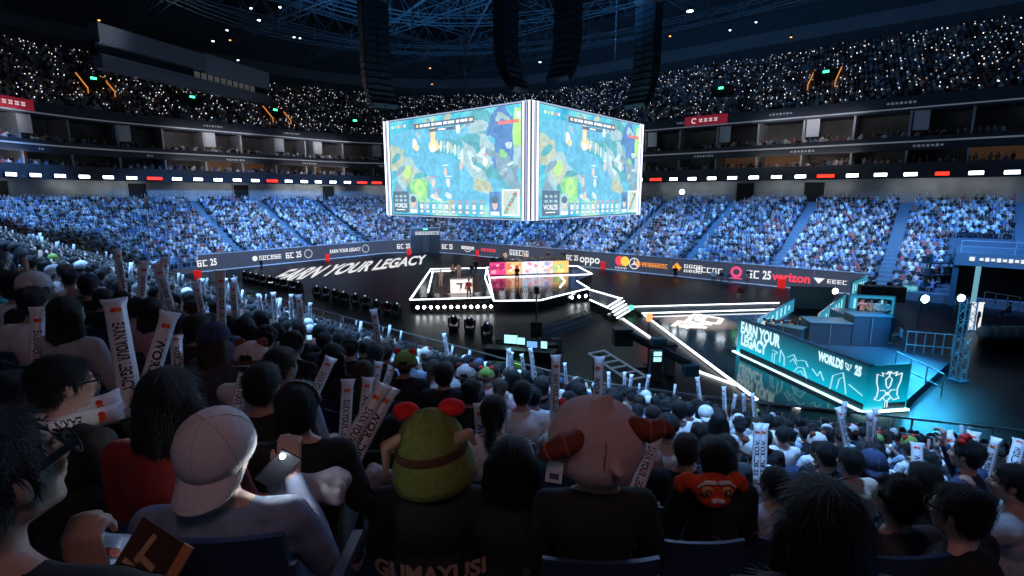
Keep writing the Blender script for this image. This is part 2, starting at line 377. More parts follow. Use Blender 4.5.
# small pale marks along the dark fascias
m = MB()
for i, (c, n) in enumerate(stations(13, DT)):
    nv = inward(n); T = Vector((-nv.y, nv.x, 0))
    for z in (15.2, 20.2):
        for q in range(7):
            p = pp(c, n, DT - 0.02, z) + T * (q * 0.42 + (3 if z > 18 else 0)); m.box(p, (0.26, 0.05, 0.2 + 0.08 * (q % 2)), rot=(0, 0, math.atan2(T.y, T.x)))
tag(m.build('trim_7', mat('fascia_mark', (0.4, 0.42, 0.46), 0.6, emit=(0.6, 0.65, 0.75), strength=0.12)), kind='structure')
# ---------------------------------------------------------------- crowd of the stands too far away to tell people apart
def tmpl(raised=0, stick=0, legs=True, hi=False):
    """a seated spectator of few faces; returns verts, faces, colour id per vertex (0 skin 1 hair 2 top 3 trousers 4 stick)"""
    m = MB(); nu, nv = (8, 6) if hi else (6, 4)
    m.sphere((0, 0.0, 1.15), (0.078, 0.095, 0.12), nu, nv, 0)
    m.sphere((0, -0.03, 1.18), (0.09, 0.10, 0.115), nu, nv, 1)
    rows = [(0.40, 0.17, 0.11, 0.0), (0.70, 0.16, 0.10, -0.01), (0.92, 0.21, 0.10, 0.0), (1.02, 0.10, 0.07, 0.0)]
    n = 8 if hi else 6; vs = []; fs = []
    for z, rx, ry, y in rows:
        for i in range(n): t = 2 * math.pi * (i + 0.5) / n; vs.append((rx * math.cos(t), y + ry * math.sin(t), z))
    for j in range(len(rows) - 1): fs += [(j * n + i, j * n + (i + 1) % n, (j + 1) * n + (i + 1) % n, (j + 1) * n + i) for i in range(n)]
    fs.append(tuple(range(3 * n, 4 * n))); m.add(vs, fs, 2)
    for s in (-1, 1):
        up = raised == 2 or (raised == 1 and s == 1)
        sh = (s * 0.21, 0, 0.94); el = (s * 0.27, 0.14, 0.82) if up else (s * 0.26, 0.03, 0.68); ha = (s * 0.2, 0.24, 1.12) if up else (s * 0.1, 0.27, 0.6)
        m.tube(sh, el, 0.05, 0.042, 5, 2, False); m.tube(el, ha, 0.04, 0.03, 5, 0)
        if up and stick: m.tube((ha[0], ha[1], ha[2] - 0.05), (ha[0] + s * 0.05 * stick, ha[1] + 0.06, ha[2] + 0.40), 0.035, 0.04, 6, 4)
        if legs: m.tube((s * 0.1, 0.0, 0.5), (s * 0.12, 0.42, 0.5), 0.085, 0.06, 5, 3, False); m.tube((s * 0.12, 0.42, 0.5), (s * 0.12, 0.42, 0.05), 0.055, 0.045, 5, 3, False)
    ids = np.zeros(len(m.v), int)
    for f, c in zip(m.f, m.m):
        for i in f: ids[i] = c
    return np.array(m.v), m.f, ids
def crowd(name, seats, tmpls, palette, label, cat, m):
    """seats: (x, y, z, yaw, scale, template index, colour index)"""
    V, Lp, starts, totals, Cc = [], [], [], [], []; base = 0; loop = 0
    pre = []
    for v, f, ids in tmpls:
        lp = np.array([i for q in f for i in q]); tot = np.array([len(q) for q in f]); pre.append((v, lp, tot, ids))
    for (x, y, z, yaw, sc, ti, ci) in seats:
        v, lp, tot, ids = pre[ti]; c, s = math.cos(yaw), math.sin(yaw); vv = v * sc
        V.append(np.column_stack((vv[:, 0] * c - vv[:, 1] * s + x, vv[:, 0] * s + vv[:, 1] * c + y, vv[:, 2] + z)))
        Lp.append(lp + base); totals.append(tot); Cc.append(palette[ci][ids]); base += len(v)
    V = np.concatenate(V); Lp = np.concatenate(Lp); totals = np.concatenate(totals); Cc = np.concatenate(Cc); starts = np.concatenate(([0], np.cumsum(totals)[:-1]))
    me = bpy.data.meshes.new(name); me.vertices.add(len(V)); me.vertices.foreach_set('co', V.ravel()); me.loops.add(len(Lp)); me.loops.foreach_set('vertex_index', Lp.astype(np.int32))
    me.polygons.add(len(totals)); me.polygons.foreach_set('loop_start', starts.astype(np.int32))
    me.update(calc_edges=True)
    at = me.color_attributes.new('tone', 'FLOAT_COLOR', 'POINT'); at.data.foreach_set('color', np.column_stack((Cc, np.ones(len(Cc)))).ravel())
    me.materials.append(m); me.polygons.foreach_set('use_smooth', [True] * len(totals)); me.validate()
    o = put(name, me); tag(o, label, cat, kind='stuff'); return o
cm = bpy.data.materials.new('crowd_cloth'); cm.use_nodes = True; _b = cm.node_tree.nodes['Principled BSDF']; _b.inputs['Roughness'].default_value = 0.8
_at = cm.node_tree.nodes.new('ShaderNodeAttribute'); _at.attribute_name = 'tone'; cm.node_tree.links.new(_at.outputs['Color'], _b.inputs['Base Color'])
TOPS = [(0.78, 0.78, 0.80), (0.80, 0.82, 0.86), (0.35, 0.40, 0.5), (0.12, 0.2, 0.4), (0.012, 0.013, 0.016), (0.02, 0.022, 0.03), (0.03, 0.03, 0.04), (0.015, 0.015, 0.02), (0.10, 0.16, 0.35), (0.30, 0.40, 0.62), (0.45, 0.10, 0.10), (0.5, 0.42, 0.36), (0.10, 0.12, 0.14), (0.62, 0.5, 0.55)]
PAL = []
for i in range(56):
    top = np.array(TOPS[i % 14]); sk = np.array((0.52, 0.33, 0.25)) * RNG.uniform(0.8, 1.15); hr = np.array((0.012, 0.010, 0.010)) * RNG.uniform(0.7, 2.5)
    if i == 20: hr = np.array((0.30, 0.45, 0.10))
    if i == 24: hr = np.array((0.6, 0.6, 0.62))
    PAL.append(np.array([sk, hr, top, RNG.choice([(0.02, 0.025, 0.04), (0.03, 0.03, 0.03), (0.15, 0.18, 0.25), (0.3, 0.28, 0.25)]), (0.8, 0.8, 0.82)]))
T_FAR = [tmpl(0), tmpl(1), tmpl(2), tmpl(1, 1), tmpl(2, 1), tmpl(2, -1)]
# individual seats of the near stand nearest the camera are listed apart
def near_seat(a, b):
    return None
far_seats, upper_seats, near_seats = [], [], []
def yaw_to(p, tx=2.0, ty=42.0): return math.atan2(ty - p[1], tx - p[0]) - math.pi / 2
for k in range(NROW):
    d = D0 + ROW * (k + 0.5)
    for c, n in stations(0.5, d):
        a = c[0] + n[0] * (R0 + d); b = c[1] + n[1] * (R0 + d)
        p = pp(c, n, d, lower_floor(k)) + AX * RNG.uniform(-0.06, 0.06) + BX * RNG.uniform(-0.06, 0.06)
        q = proj(p + Vector((0, 0, 1)))
        if q is None or not (-40 < q[0] < 1064 and -30 < q[1] < 640): continue
        if b < CB - HY + 3 and n[1] < 0:
            if on_aisle(a, b): continue
            near_seats.append((p.x, p.y, p.z, k, a, b)); continue
        if n[0] < -0.5 or on_aisle(a, b): continue
        if a < 0.5 and b > CB and k <= 12: continue       # the tunnel mouth
        if RNG.random() < 0.06: continue
        r = RNG.random(); ti = 0 if r < 0.6 else RNG.choice([1, 2, 1, 2, 3])
        far_seats.append((p.x, p.y, p.z, yaw_to(p) + RNG.uniform(-0.3, 0.3), RNG.uniform(0.93, 1.06), ti, RNG.randrange(56)))
for z0 in (12.6, 15.6):
    for rr in range(2):
        for c, n in stations(0.62, DT + 0.9 + rr * 0.8):
            p = pp(c, n, DT + 0.9 + rr * 0.8, z0 + 0.1 + rr * 0.3); a = c[0] + n[0] * 25
            if c[1] + n[1] * (R0 + DT) < 4 and n[1] < 0 or not seen(p): continue
            if RNG.random() < 0.35: continue
            upper_seats.append((p.x, p.y, p.z, yaw_to(p) + RNG.uniform(-0.5, 0.5), 1.0, RNG.choice([0, 0, 1]), RNG.randrange(56)))
T_UP = [tmpl(0, legs=False), tmpl(1, legs=False)]
phones = []
for k in range(NUP):
    d = UD + ROW * (k + 0.5)
    for c, n in stations(0.55, d):
        p = pp(c, n, d, UF + UR * k)
        if (c[1] + n[1] * (R0 + DT) < 4 and n[1] < 0) or not seen(p, 30, 30): continue
        if RNG.random() < 0.10: continue
        upper_seats.append((p.x, p.y, p.z, yaw_to(p) + RNG.uniform(-0.3, 0.3), 1.0, RNG.choice([0, 0, 1]), RNG.randrange(56)))
        if RNG.random() < 0.28: phones.append((p, yaw_to(p)))
crowd('seated_crowd', far_seats, T_FAR, PAL, 'blue-lit crowd packed in the lower stands across the arena floor', 'crowd', cm)
crowd('upper_crowd', upper_seats, T_UP, PAL, 'dark crowd in the suites and upper stands under the roof', 'crowd', cm)
m = MB()
for p, yw in phones:
    s = RNG.choice([0.05, 0.06, 0.075, 0.10]) ; c = p + Vector((RNG.uniform(-.15, .15), RNG.uniform(-.1, .1), 0)) + Vector((-math.sin(yw), math.cos(yw), 0)) * 0.3 + Vector((0, 0, RNG.uniform(0.9, 1.25)))
    m.box(c, (s * 1.1, 0.02, s * 1.3), mi=RNG.choice([0, 0, 0, 1, 2]), rot=(0, 0, yw))
o = m.build('phone_light', [glow('phone_dim', (0.75, 0.85, 1.0), 1.6), glow('phone_mid', (0.85, 0.93, 1.0), 2.4), glow('phone_warm', (1.0, 0.8, 0.65), 1.6)])
tag(o, 'countless tiny phone lights glinting through the dark upper stands', 'phone lights', kind='stuff')
# ---------------------------------------------------------------- hanging video cube
P0 = Vector((1.35, 38.0, 7.75)); CW, CH = 17.0, 8.25
def cube_mesh_frame(o_, r_, w, h):
    pass
screen_m = bpy.data.materials.new('game_screen'); screen_m.use_nodes = True; nt = screen_m.node_tree; nt.nodes.clear()
_o = nt.nodes.new('ShaderNodeOutputMaterial'); _e = nt.nodes.new('ShaderNodeEmission'); _e.inputs[1].default_value = 1.3
_t = nt.nodes.new('ShaderNodeTexCoord')
def N(t, **k):
    n_ = nt.nodes.new(t)
    for a_, b_ in k.items(): setattr(n_, a_, b_)
    return n_
def ramp(vals):
    r_ = N('ShaderNodeValToRGB'); el = r_.color_ramp.elements
    while len(el) < len(vals): el.new(0.5)
    for i, (p_, c_) in enumerate(vals): el[i].position = p_; el[i].color = (*c_, 1)
    return r_
nz = N('ShaderNodeTexNoise'); nz.inputs['Scale'].default_value = 2.2; nz.inputs['Detail'].default_value = 6; nz.inputs['Distortion'].default_value = 1.2
nt.links.new(_t.outputs['UV'], nz.inputs[0])
r1 = ramp([(0.30, (0.02, 0.22, 0.50)), (0.45, (0.07, 0.45, 0.66)), (0.55, (0.16, 0.62, 0.72)), (0.68, (0.40, 0.72, 0.62)), (0.80, (0.60, 0.80, 0.84))])
nt.links.new(nz.outputs['Fac'], r1.inputs[0])
nt.links.new(r1.outputs[0], _e.inputs[0]); nt.links.new(_e.outputs[0], _o.inputs[0])
def sglow(name, c, s):
    """screen colour: paler through haze, broken up by a fine noise as moving game terrain is"""
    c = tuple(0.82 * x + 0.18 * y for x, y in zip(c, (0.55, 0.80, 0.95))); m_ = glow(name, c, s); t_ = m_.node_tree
    tc_ = t_.nodes.new('ShaderNodeTexCoord'); n_ = t_.nodes.new('ShaderNodeTexNoise'); n_.inputs['Scale'].default_value = 1.3; n_.inputs['Detail'].default_value = 7; n_.inputs['Distortion'].default_value = 1.5
    r_ = t_.nodes.new('ShaderNodeMapRange'); r_.inputs[1].default_value = 0.3; r_.inputs[2].default_value = 0.7; r_.inputs[3].default_value = s * 0.95; r_.inputs[4].default_value = s * 1.45
    t_.links.new(tc_.outputs['Object'], n_.inputs[0]); t_.links.new(n_.outputs['Fac'], r_.inputs[0]); t_.links.new(r_.outputs[0], t_.nodes['Principled BSDF'].inputs['Emission Strength'])
    return m_
GS = {k: sglow('screen_' + k, c, s) for k, c, s in (('water', (0.10, 0.52, 0.78), .95), ('blue', (0.06, 0.22, 0.60), .9), ('green', (0.25, 0.70, 0.22), 1.0), ('lime', (0.45, 0.90, 0.15), 1.05),
    ('sand', (0.55, 0.62, 0.42), .9), ('rock', (0.38, 0.58, 0.62), 1.0), ('slate', (0.20, 0.34, 0.45), 1.0), ('ice', (0.66, 0.86, 0.95), 1.0), ('flame', (1.0, 0.55, 0.20), 1.3), ('cream', (0.95, 0.9, 0.85), 1.1),
    ('ink', (0.05, 0.10, 0.20), .9), ('white', (0.9, 0.95, 1.0), 1.2), ('red', (0.9, 0.15, 0.15), 1.0), ('skin', (0.85, 0.60, 0.5), 1.0), ('teal', (0.05, 0.38, 0.45), 1.0), ('map', (0.60, 0.72, 0.62), 1.0))}
SK = list(GS)
def blob(m, X, cx, cy, rx, ry, key, lay, seed=0, n=18, wob=0.22, rot=0):
    pts = []
    for i in range(n):
        t = 2 * math.pi * i / n; r_ = 1 + wob * noise.noise(Vector((math.cos(t) * 1.5 + seed, math.sin(t) * 1.5, seed * 0.7)))* 2
        x = rx * r_ * math.cos(t); y = ry * r_ * math.sin(t); x, y = x * math.cos(rot) - y * math.sin(rot), x * math.sin(rot) + y * math.cos(rot)
        x = min(max(cx + x, 0.0), 1.0); y = min(max(cy + y, 0.0), 1.0)
        pts.append(X(x, y, lay))
    m.add(pts, [tuple(range(n))], SK.index(key))
def rect(m, X, x0, y0, x1, y1, key, lay): m.add([X(x0, y0, lay), X(x1, y0, lay), X(x1, y1, lay), X(x0, y1, lay)], [(0, 1, 2, 3)], SK.index(key))
def build_picture(root, X):
    """the broadcast on one face; X(u, v, layer) gives a point, u to the right, v up"""
    me = bpy.data.meshes.new('screen_panel'); me.from_pydata([X(0, 0, 0), X(1, 0, 0), X(1, 1, 0), X(0, 1, 0)], [], [(0, 1, 2, 3)]); uv = me.uv_layers.new(name='uv')
    for i, c in enumerate(((0, 0), (1, 0), (1, 1), (0, 1))): uv.data[i].uv = (c[0] * 1.7, c[1])
    me.materials.append(screen_m); scr = put('screen_panel', me, root)
    m = MB()
    blob(m, X, 0.80, 0.62, 0.22, 0.42, 'teal', 1, 3); blob(m, X, 0.10, 0.62, 0.16, 0.14, 'sand', 1, 2); blob(m, X, 0.14, 0.22, 0.14, 0.20, 'slate', 1, 5)
    blob(m, X, 0.42, 0.50, 0.40, 0.17, 'water', 2, 9, rot=-0.75); blob(m, X, 0.62, 0.22, 0.28, 0.14, 'water', 3, 1); blob(m, X, 0.30, 0.80, 0.26, 0.12, 'water', 3, 4)
    blob(m, X, 0.88, 0.72, 0.08, 0.26, 'blue', 4, 6); blob(m, X, 0.93, 0.40, 0.05, 0.22, 'slate', 5, 8, rot=0.3); blob(m, X, 0.98, 0.78, 0.03, 0.2, 'lime', 4, 2); blob(m, X, 0.985, 0.55, 0.03, 0.10, 'rock', 5, 2)
    blob(m, X, 0.17, 0.40, 0.10, 0.20, 'rock', 6, 11); blob(m, X, 0.16, 0.42, 0.06, 0.12, 'sand', 7, 13); blob(m, X, 0.15, 0.46, 0.035, 0.07, 'lime', 8, 14)
    blob(m, X, 0.25, 0.26, 0.12, 0.17, 'teal', 8, 15); blob(m, X, 0.26, 0.27, 0.085, 0.12, 'green', 9, 16); blob(m, X, 0.26, 0.28, 0.05, 0.08, 'lime', 10, 17); blob(m, X, 0.265, 0.28, 0.02, 0.035, 'green', 11, 18)
    blob(m, X, 0.68, 0.52, 0.07, 0.18, 'rock', 6, 21, rot=0.4); blob(m, X, 0.69, 0.52, 0.03, 0.11, 'ice', 7, 22, rot=0.4); blob(m, X, 0.50, 0.68, 0.13, 0.07, 'teal', 7, 23)
    for i in range(9): blob(m, X, 0.42 + i * 0.027, 0.72 - 0.010 * i * (1 + i * 0.1), 0.010, 0.055, 'ice' if i % 2 else 'rock', 8, 30 + i)
    blob(m, X, 0.78, 0.62, 0.05, 0.15, 'rock', 6, 25); blob(m, X, 0.76, 0.30, 0.09, 0.06, 'sand', 6, 26, rot=-0.6); blob(m, X, 0.70, 0.85, 0.10, 0.06, 'rock', 5, 27)
    blob(m, X, 0.385, 0.82, 0.018, 0.16, 'flame', 12, 40, wob=0.05); blob(m, X, 0.39, 0.70, 0.045, 0.05, 'flame', 12, 41); blob(m, X, 0.385, 0.68, 0.025, 0.035, 'cream', 13, 42)
    blob(m, X, 0.23, 0.74, 0.018, 0.06, 'cream', 12, 43); blob(m, X, 0.245, 0.70, 0.02, 0.03, 'flame', 13, 44)
    for i, (x, y) in enumerate(((0.38, 0.33), (0.50, 0.33), (0.60, 0.50), (0.77, 0.52), (0.48, 0.44), (0.58, 0.85), (0.40, 0.20))):
        blob(m, X, x, y, 0.014, 0.045, 'cream' if i % 2 else 'skin', 12, 50 + i); rect(m, X, x - 0.02, y + 0.06, x + 0.02, y + 0.07, 'red' if i % 3 == 0 else 'white', 13)
    rr_ = random.Random(8)
    for i in range(70):
        x, y = rr_.random(), rr_.uniform(.02, .98); s_ = rr_.uniform(.008, .03)
        if abs((x - .12) * .9 + y - .78) < .16 and x < .75: continue
        blob(m, X, x, y, s_, s_ * rr_.uniform(1.2, 3.0), rr_.choice(['rock', 'slate', 'teal', 'ice', 'water', 'sand', 'green', 'rock']), 7 + i * .05, 60 + i, 9, .3, rr_.uniform(-1, 1))
    m.build('game_picture', [GS[k] for k in SK], scr)
    h = MB()
    rect(h, X, 0.23, 0.885, 0.70, 0.945, 'ink', 14)
    for i in range(14): rect(h, X, 0.25 + i * 0.032, 0.905, 0.25 + i * 0.032 + 0.018 + 0.006 * (i % 3), 0.93, 'white' if i not in (0, 13) else 'flame', 15)
    rect(h, X, 0.36, 0.845, 0.56, 0.875, 'ink', 14); rect(h, X, 0.43, 0.853, 0.49, 0.867, 'white', 15)
    for i in range(5): rect(h, X, 0.03 + i * 0.028, 0.925, 0.045 + i * 0.028, 0.95, ('white', 'lime', 'flame', 'red', 'white')[i], 14)
    rect(h, X, 0.86, 0.84, 0.99, 0.87, 'red', 14)
    rect(h, X, 0.02, 0.02, 0.165, 0.25, 'ink', 14)
    for r_ in range(2):
        for i in range(3): rect(h, X, 0.04 + i * 0.04, 0.14 + r_ * 0.045, 0.065 + i * 0.04, 0.165 + r_ * 0.045, 'rock', 15)
    text_on(h, 'WORLDS', X(0.09, 0.095, 15), X(1, 0, 0) - X(0, 0, 0), (0, 0, 1), CH * 0.065, 0.8, 0.02, SK.index('white'), 0.0)
    rect(h, X, 0.05, 0.045, 0.13, 0.055, 'white', 15)
    for x0, kk in ((0.17, 'rock'), (0.80, 'blue')):
        rect(h, X, x0, 0.02, x0 + 0.075, 0.22 + 0.02 * (x0 > 0.5), kk, 14)
        blob(h, X, x0 + 0.037, 0.12, 0.018, 0.05, 'skin', 15, 3, wob=0.03); blob(h, X, x0 + 0.037, 0.165, 0.024, 0.035, 'ink', 16, 4, wob=0.05); rect(h, X, x0 + 0.008, 0.02, x0 + 0.067, 0.055, 'white', 16)
    for i in range(10):
        x0 = 0.262 + i * 0.052; rect(h, X, x0, 0.02, x0 + 0.030, 0.13, 'slate', 14); rect(h, X, x0 + 0.004, 0.07, x0 + 0.026, 0.115, 'ice' if i % 2 else 'cream', 15); rect(h, X, x0 + 0.004, 0.03, x0 + 0.026, 0.05, 'white', 15); rect(h, X, x0, 0.14, x0 + 0.030, 0.15, 'lime' if i < 5 else 'red', 14)
    rect(h, X, 0.885, 0.02, 0.995, 0.26, 'white', 14); rect(h, X, 0.892, 0.032, 0.988, 0.248, 'map', 15)
    for i in range(16): blob(h, X, 0.905 + 0.07 * ((i * 37) % 16) / 16, 0.05 + 0.18 * ((i * 53) % 16) / 16, 0.010, 0.018, ('teal', 'green', 'ink', 'red')[i % 4], 16, i)
    h.build('score_overlay', [GS[k] for k in SK], scr)
cube = empty('video_cube', P0, 0, 'huge hanging four-sided video cube showing a teal game map', 'screen')
u1, u2 = AX, BX                        # the near corner is the origin; faces run along AX (to the left) and BX (to the right)
def face(o_, r_):                      # o_: lower left corner seen from outside, r_: unit to the right
    nrm = r_.cross(Vector((0, 0, 1)))
    return lambda u, v, lay: o_ + r_ * (0.86 + u * (CW - 1.72)) + Vector((0, 0, 0.08 + v * (CH - 0.16))) + nrm * (0.06 + lay * 0.006)
corners = [Vector((0, 0, 0)), u1 * CW, u1 * CW + u2 * CW, u2 * CW]
for o_, r_ in ((corners[1], -u1), (corners[0], u2), (corners[3], u1), (corners[2], -u2)):
    build_picture(cube, face(o_, r_))
case = MB(); ctr = (u1 + u2) * CW / 2; rz = math.atan2(u1.y, u1.x)
case.box(ctr + Vector((0, 0, CH / 2)), (CW - 0.1, CW - 0.1, CH), rot=(0, 0, rz)); case.build('cube_case', mat('cube_case', (0.02, 0.022, 0.028), 0.5), cube)
strip_w = glow('corner_white', (0.85, 0.9, 1.0), 2.2); strip_b = glow('corner_violet', (0.55, 0.6, 0.95), 1.0)
for ci, c_ in enumerate(corners):
    s1 = u1 if ci in (0, 3) else -u1; s2 = u2 if ci in (0, 1) else -u2
    for s_, other in ((s1, s2), (s2, s1)):
        for q in range(3):
            x = 0.12 + q * 0.27; m = MB(); m.box(c_ + s_ * x - other * 0.06 + Vector((0, 0, CH / 2)), (0.13 if q != 1 else 0.08, 0.13 if q != 1 else 0.08, CH + 0.1), rot=(0, 0, rz)); m.build('corner_light', strip_w if q != 1 else strip_b, cube)
    m = MB(); m.box(c_ + s1 * 0.4 + s2 * 0.4 + Vector((0, 0, CH / 2)), (0.9, 0.9, CH + 0.02), rot=(0, 0, rz)); m.build('corner_column', mat('corner_column', (0.10, 0.12, 0.15), 0.5), cube)
m = MB()
for z in (CH + 0.03, -0.03):
    for i in range(4): m.bar(corners[i] + Vector((0, 0, z)), corners[(i + 1) % 4] + Vector((0, 0, z)), 0.16, 0.08)
m.build('edge_light', glow('edge_violet', (0.55, 0.7, 1.0), 0.8), cube)
m = MB()
for x in (0.12, 0.5, 0.88):
    for y in (0.12, 0.5, 0.88): m.tube(u1 * CW * x + u2 * CW * y + Vector((0, 0, CH)), u1 * CW * x + u2 * CW * y + Vector((0, 0, 24)), 0.05, n=6)
m.build('hoist_cable', mat('cable_grey', (0.10, 0.14, 0.18), 0.5), cube)
# ---------------------------------------------------------------- loudspeaker arrays
spk = mat('speaker_black', (0.012, 0.018, 0.026), 0.5); spk_b = mat('speaker_grille', (0.03, 0.07, 0.11), 0.6, bump=0.3, bscale=30)
def line_array(xp, ybot, D, w, rz_, label, n=16):
    p = pd(xp, ybot, D); e = empty('line_array_speaker', (p.x, p.y, p.z), rz_, label, 'loudspeaker', 'line array speakers hung round the video cube')
    z = 0.0; tilt = 0.75; y = 0.0; dz = 0.52; m = MB()
    pts = []
    for i in range(n):
        tilt = 0.75 * max(0, 1 - i / (n * 0.45)) ** 1.3; pts.append((y, z, tilt)); y += -math.sin(tilt) * dz * 0.0 - math.sin(tilt) * 0.42; z += math.cos(tilt) * dz
    y0 = pts[-1][0]
    for (y_, z_, t_) in pts:
        b = MB(); b.box((0, 0, 0), (w, 0.95, dz * 0.93), rot=None); o = b.build('speaker_cabinet', spk, e, loc=(0, -(y_ - y0), z_), rot=(t_, 0, 0), bevel=0.04)
        g = MB()
        for s in (-1, 1): g.box((s * w * 0.24, -0.49, 0), (w * 0.42, 0.04, dz * 0.74))
        g.build('grille', spk_b, o)
    f = MB(); f.box((0, 0, z + 0.1), (w, 1.2, 0.25)); f.tube((-w * .3, 0, z), (-w * .3, 0, z + 14), 0.05, n=6); f.tube((w * .3, 0, z), (w * .3, 0, z + 14), 0.05, n=6); f.build('flying_frame', mat('cable_grey'), e)
line_array(377, 104, 44, 2.2, math.radians(38), 'dark line array hanging over the end of the cube by the end stand')
line_array(506, 88, 39, 1.7, math.radians(50), 'dark line array hanging behind the cube corner, one of the close pair', 15)
line_array(567, 78, 41, 1.9, math.radians(-35), 'blue-lit line array hanging above the front corner of the cube', 15)
line_array(645, 104, 46, 2.1, math.radians(-50), 'dark curved line array hanging over the far end of the cube beside the red banner')
# ---------------------------------------------------------------- roof steel
steel = mat('roof_steel', (0.10, 0.16, 0.21), 0.6, spec=0.3)
def truss(p, q, h, w, n, r=0.12):
    p, q = Vector(p), Vector(q); d = (q - p).normalized(); sd = Vector((-d.y, d.x, 0)) * w / 2; up = Vector((0, 0, h)); m = MB()
    for a_ in (sd, -sd): m.bar(p + a_, q + a_, r * 1.4)
    m.bar(p + up, q + up, r * 1.4)
    for i in range(n):
        x0, x1 = p.lerp(q, i / n), p.lerp(q, (i + 1) / n); mid = (x0 + x1) / 2 + up
        for a_ in (sd, -sd): m.bar(x0 + a_, mid, r); m.bar(mid, x1 + a_, r)
        m.bar(x0 + sd, x0 - sd, r)
    return m
for i, a in enumerate(range(-20, 96, 9)):
    truss(W(a, -8, 37.5), W(a, 88, 37.5), 3.2, 1.6, 22).build('ceiling_truss', steel)['kind'] = 'structure'
for i, b in enumerate((0, 14, 28, 42, 56, 70, 84)):
    truss(W(-30, b, 35.4), W(104, b, 35.4), 1.8, 1.2, 30, 0.09).build('ceiling_truss', steel)['kind'] = 'structure'
for rr, zz in ((13, 34.5), (24, 34.0), (36, 33.5)):      # ring catwalks
    m = MB(); cc = (CA + 8, CB + 3)
    for i in range(40):
        t0, t1 = 2 * math.pi * i / 40, 2 * math.pi * (i + 1) / 40
        for dr, dz in ((0, 0), (1.1, 0), (0, 1.1), (1.1, 1.1)):
            m.bar(W(cc[0] + 1.35 * (rr + dr) * math.cos(t0), cc[1] + (rr + dr) * math.sin(t0), zz + dz), W(cc[0] + 1.35 * (rr + dr) * math.cos(t1), cc[1] + (rr + dr) * math.sin(t1), zz + dz), 0.10)
        m.bar(W(cc[0] + 1.35 * rr * math.cos(t0), cc[1] + rr * math.sin(t0), zz), W(cc[0] + 1.35 * rr * math.cos(t0), cc[1] + rr * math.sin(t0), zz + 2.6), 0.09)
    m.build('ceiling_catwalk', steel)['kind'] = 'structure'
for i in range(16):
    t0 = 2 * math.pi * i / 16; m = MB()
    m.bar(W(CA + 8 + 17 * math.cos(t0), CB + 3 + 13 * math.sin(t0), 34.6), W(CA + 8 + 54 * math.cos(t0), CB + 3 + 42 * math.sin(t0), 36), 0.22); m.build('ceiling_beam', steel)['kind'] = 'structure'
# rigging frames with lamps under the roof
rl = glow('rig_lamp', (0.6, 0.85, 1.0), 9.0); rlo = glow('rig_lamp_amber', (1.0, 0.45, 0.12), 2.2)
def rig_lamp(xp, yp, z, m_, lab, r=0.14):
    p = px(xp, yp, z); e = empty('rig_lamp', p, 0, lab, 'lamp')
    M = MB(); M.lathe([(r * .6, 0.5), (r * 1.2, 0.35), (r * 1.4, 0.02)], 10); M.tube((0, 0, .5), (0, 0, 1.6), .03, n=5); M.build('lamp_housing', lamp_case, e)
    MB().lathe([(r * 1.3, 0.0), (r * 1.3, -0.06), (r * .4, -0.12)], 10).build('lamp_lens', m_, e)
    return e
for i, (x, y, s, g) in enumerate(((690, 11, 0.32, 'lone star-bright white lamp under the roof beside the curved line array'), (259, 20, 0.16, 0), (213, 41, 0.14, 0), (238, 60, 0.13, 0), (251, 8, 0.12, 0), (280, 7, 0.12, 0), (294, 37, 0.12, 0), (540, 62, 0.16, 0), (227, 30, .12, 0), (300, 38, .1, 0), (756, 22, .1, 0), (730, 30, .1, 0))):
    e = rig_lamp(x, y, 33.5, rl, g or 'small white lamp on the roof rigging', s)
    if not g: e['group'] = 'small white lamps on the roof rigging'
for i, (x, y) in enumerate(((99, 20), (99, 52), (230, 40), (670, 36), (791, 37), (740, 55), (430, 68), (432, 84), (365, 8), (367, 18))):
    e = rig_lamp(x, y, 33.0 if y < 60 else 30.5, rlo, 'small amber lamp high under the roof', 0.13); e['group'] = 'small amber lamps under the roof'
# amber-lit stair wells and green signs of the upper stands
def upper_exit(xp, k, w=1, amber=True, lab=''):
    d = UD + ROW * k; c, n = per_at(xp, d); z = UF + UR * k; p = pp(c, n, d, z); nv = inward(n); ang = math.atan2(nv.y, nv.x) - math.pi / 2
    e = empty('stairwell', p, ang, lab + ', rails lit amber' if amber else lab, 'stairwell')
    MB().box((0, 1.0, 1.1), (3.0, 2.4, 2.4)).build('stairwell_box', mat('doorway_black'), e)
    am = glow('amber_rail', (1.0, 0.35, 0.05), 0.75) if amber else mat('rail_grey', (0.2, 0.22, 0.25), 0.5)
    for s in (-1, 1):
        m = MB(); m.bar((s * 1.6, -2.4, 0.2), (s * 1.6, 1.0, 2.6), 0.12); m.bar((s * 1.6, -2.4, -0.5), (s * 1.6, -2.4, 0.3), 0.1); m.build('rail', am, e)
    MB().box((0, -0.26, 2.0), (0.7, 0.08, 0.28)).build('sign_face', green, e)
for xp, k, am, lab in ((112, 7, True, 'stairwell in the upper end stand under the grey press box'), (205, 5, False, 'dark stairwell in the upper end stand beyond the press box'), (284, 4, True, 'stairwell of the upper end stand between press box and video cube'),
        (360, 3, False, 'dark upper stairwell just before the video cube'), (713, 6, False, 'dark stairwell in the upper stand near the red banner'), (811, 7, True, 'stairwell in the upper stand opposite')):
    upper_exit(xp, k, 1, am, lab)
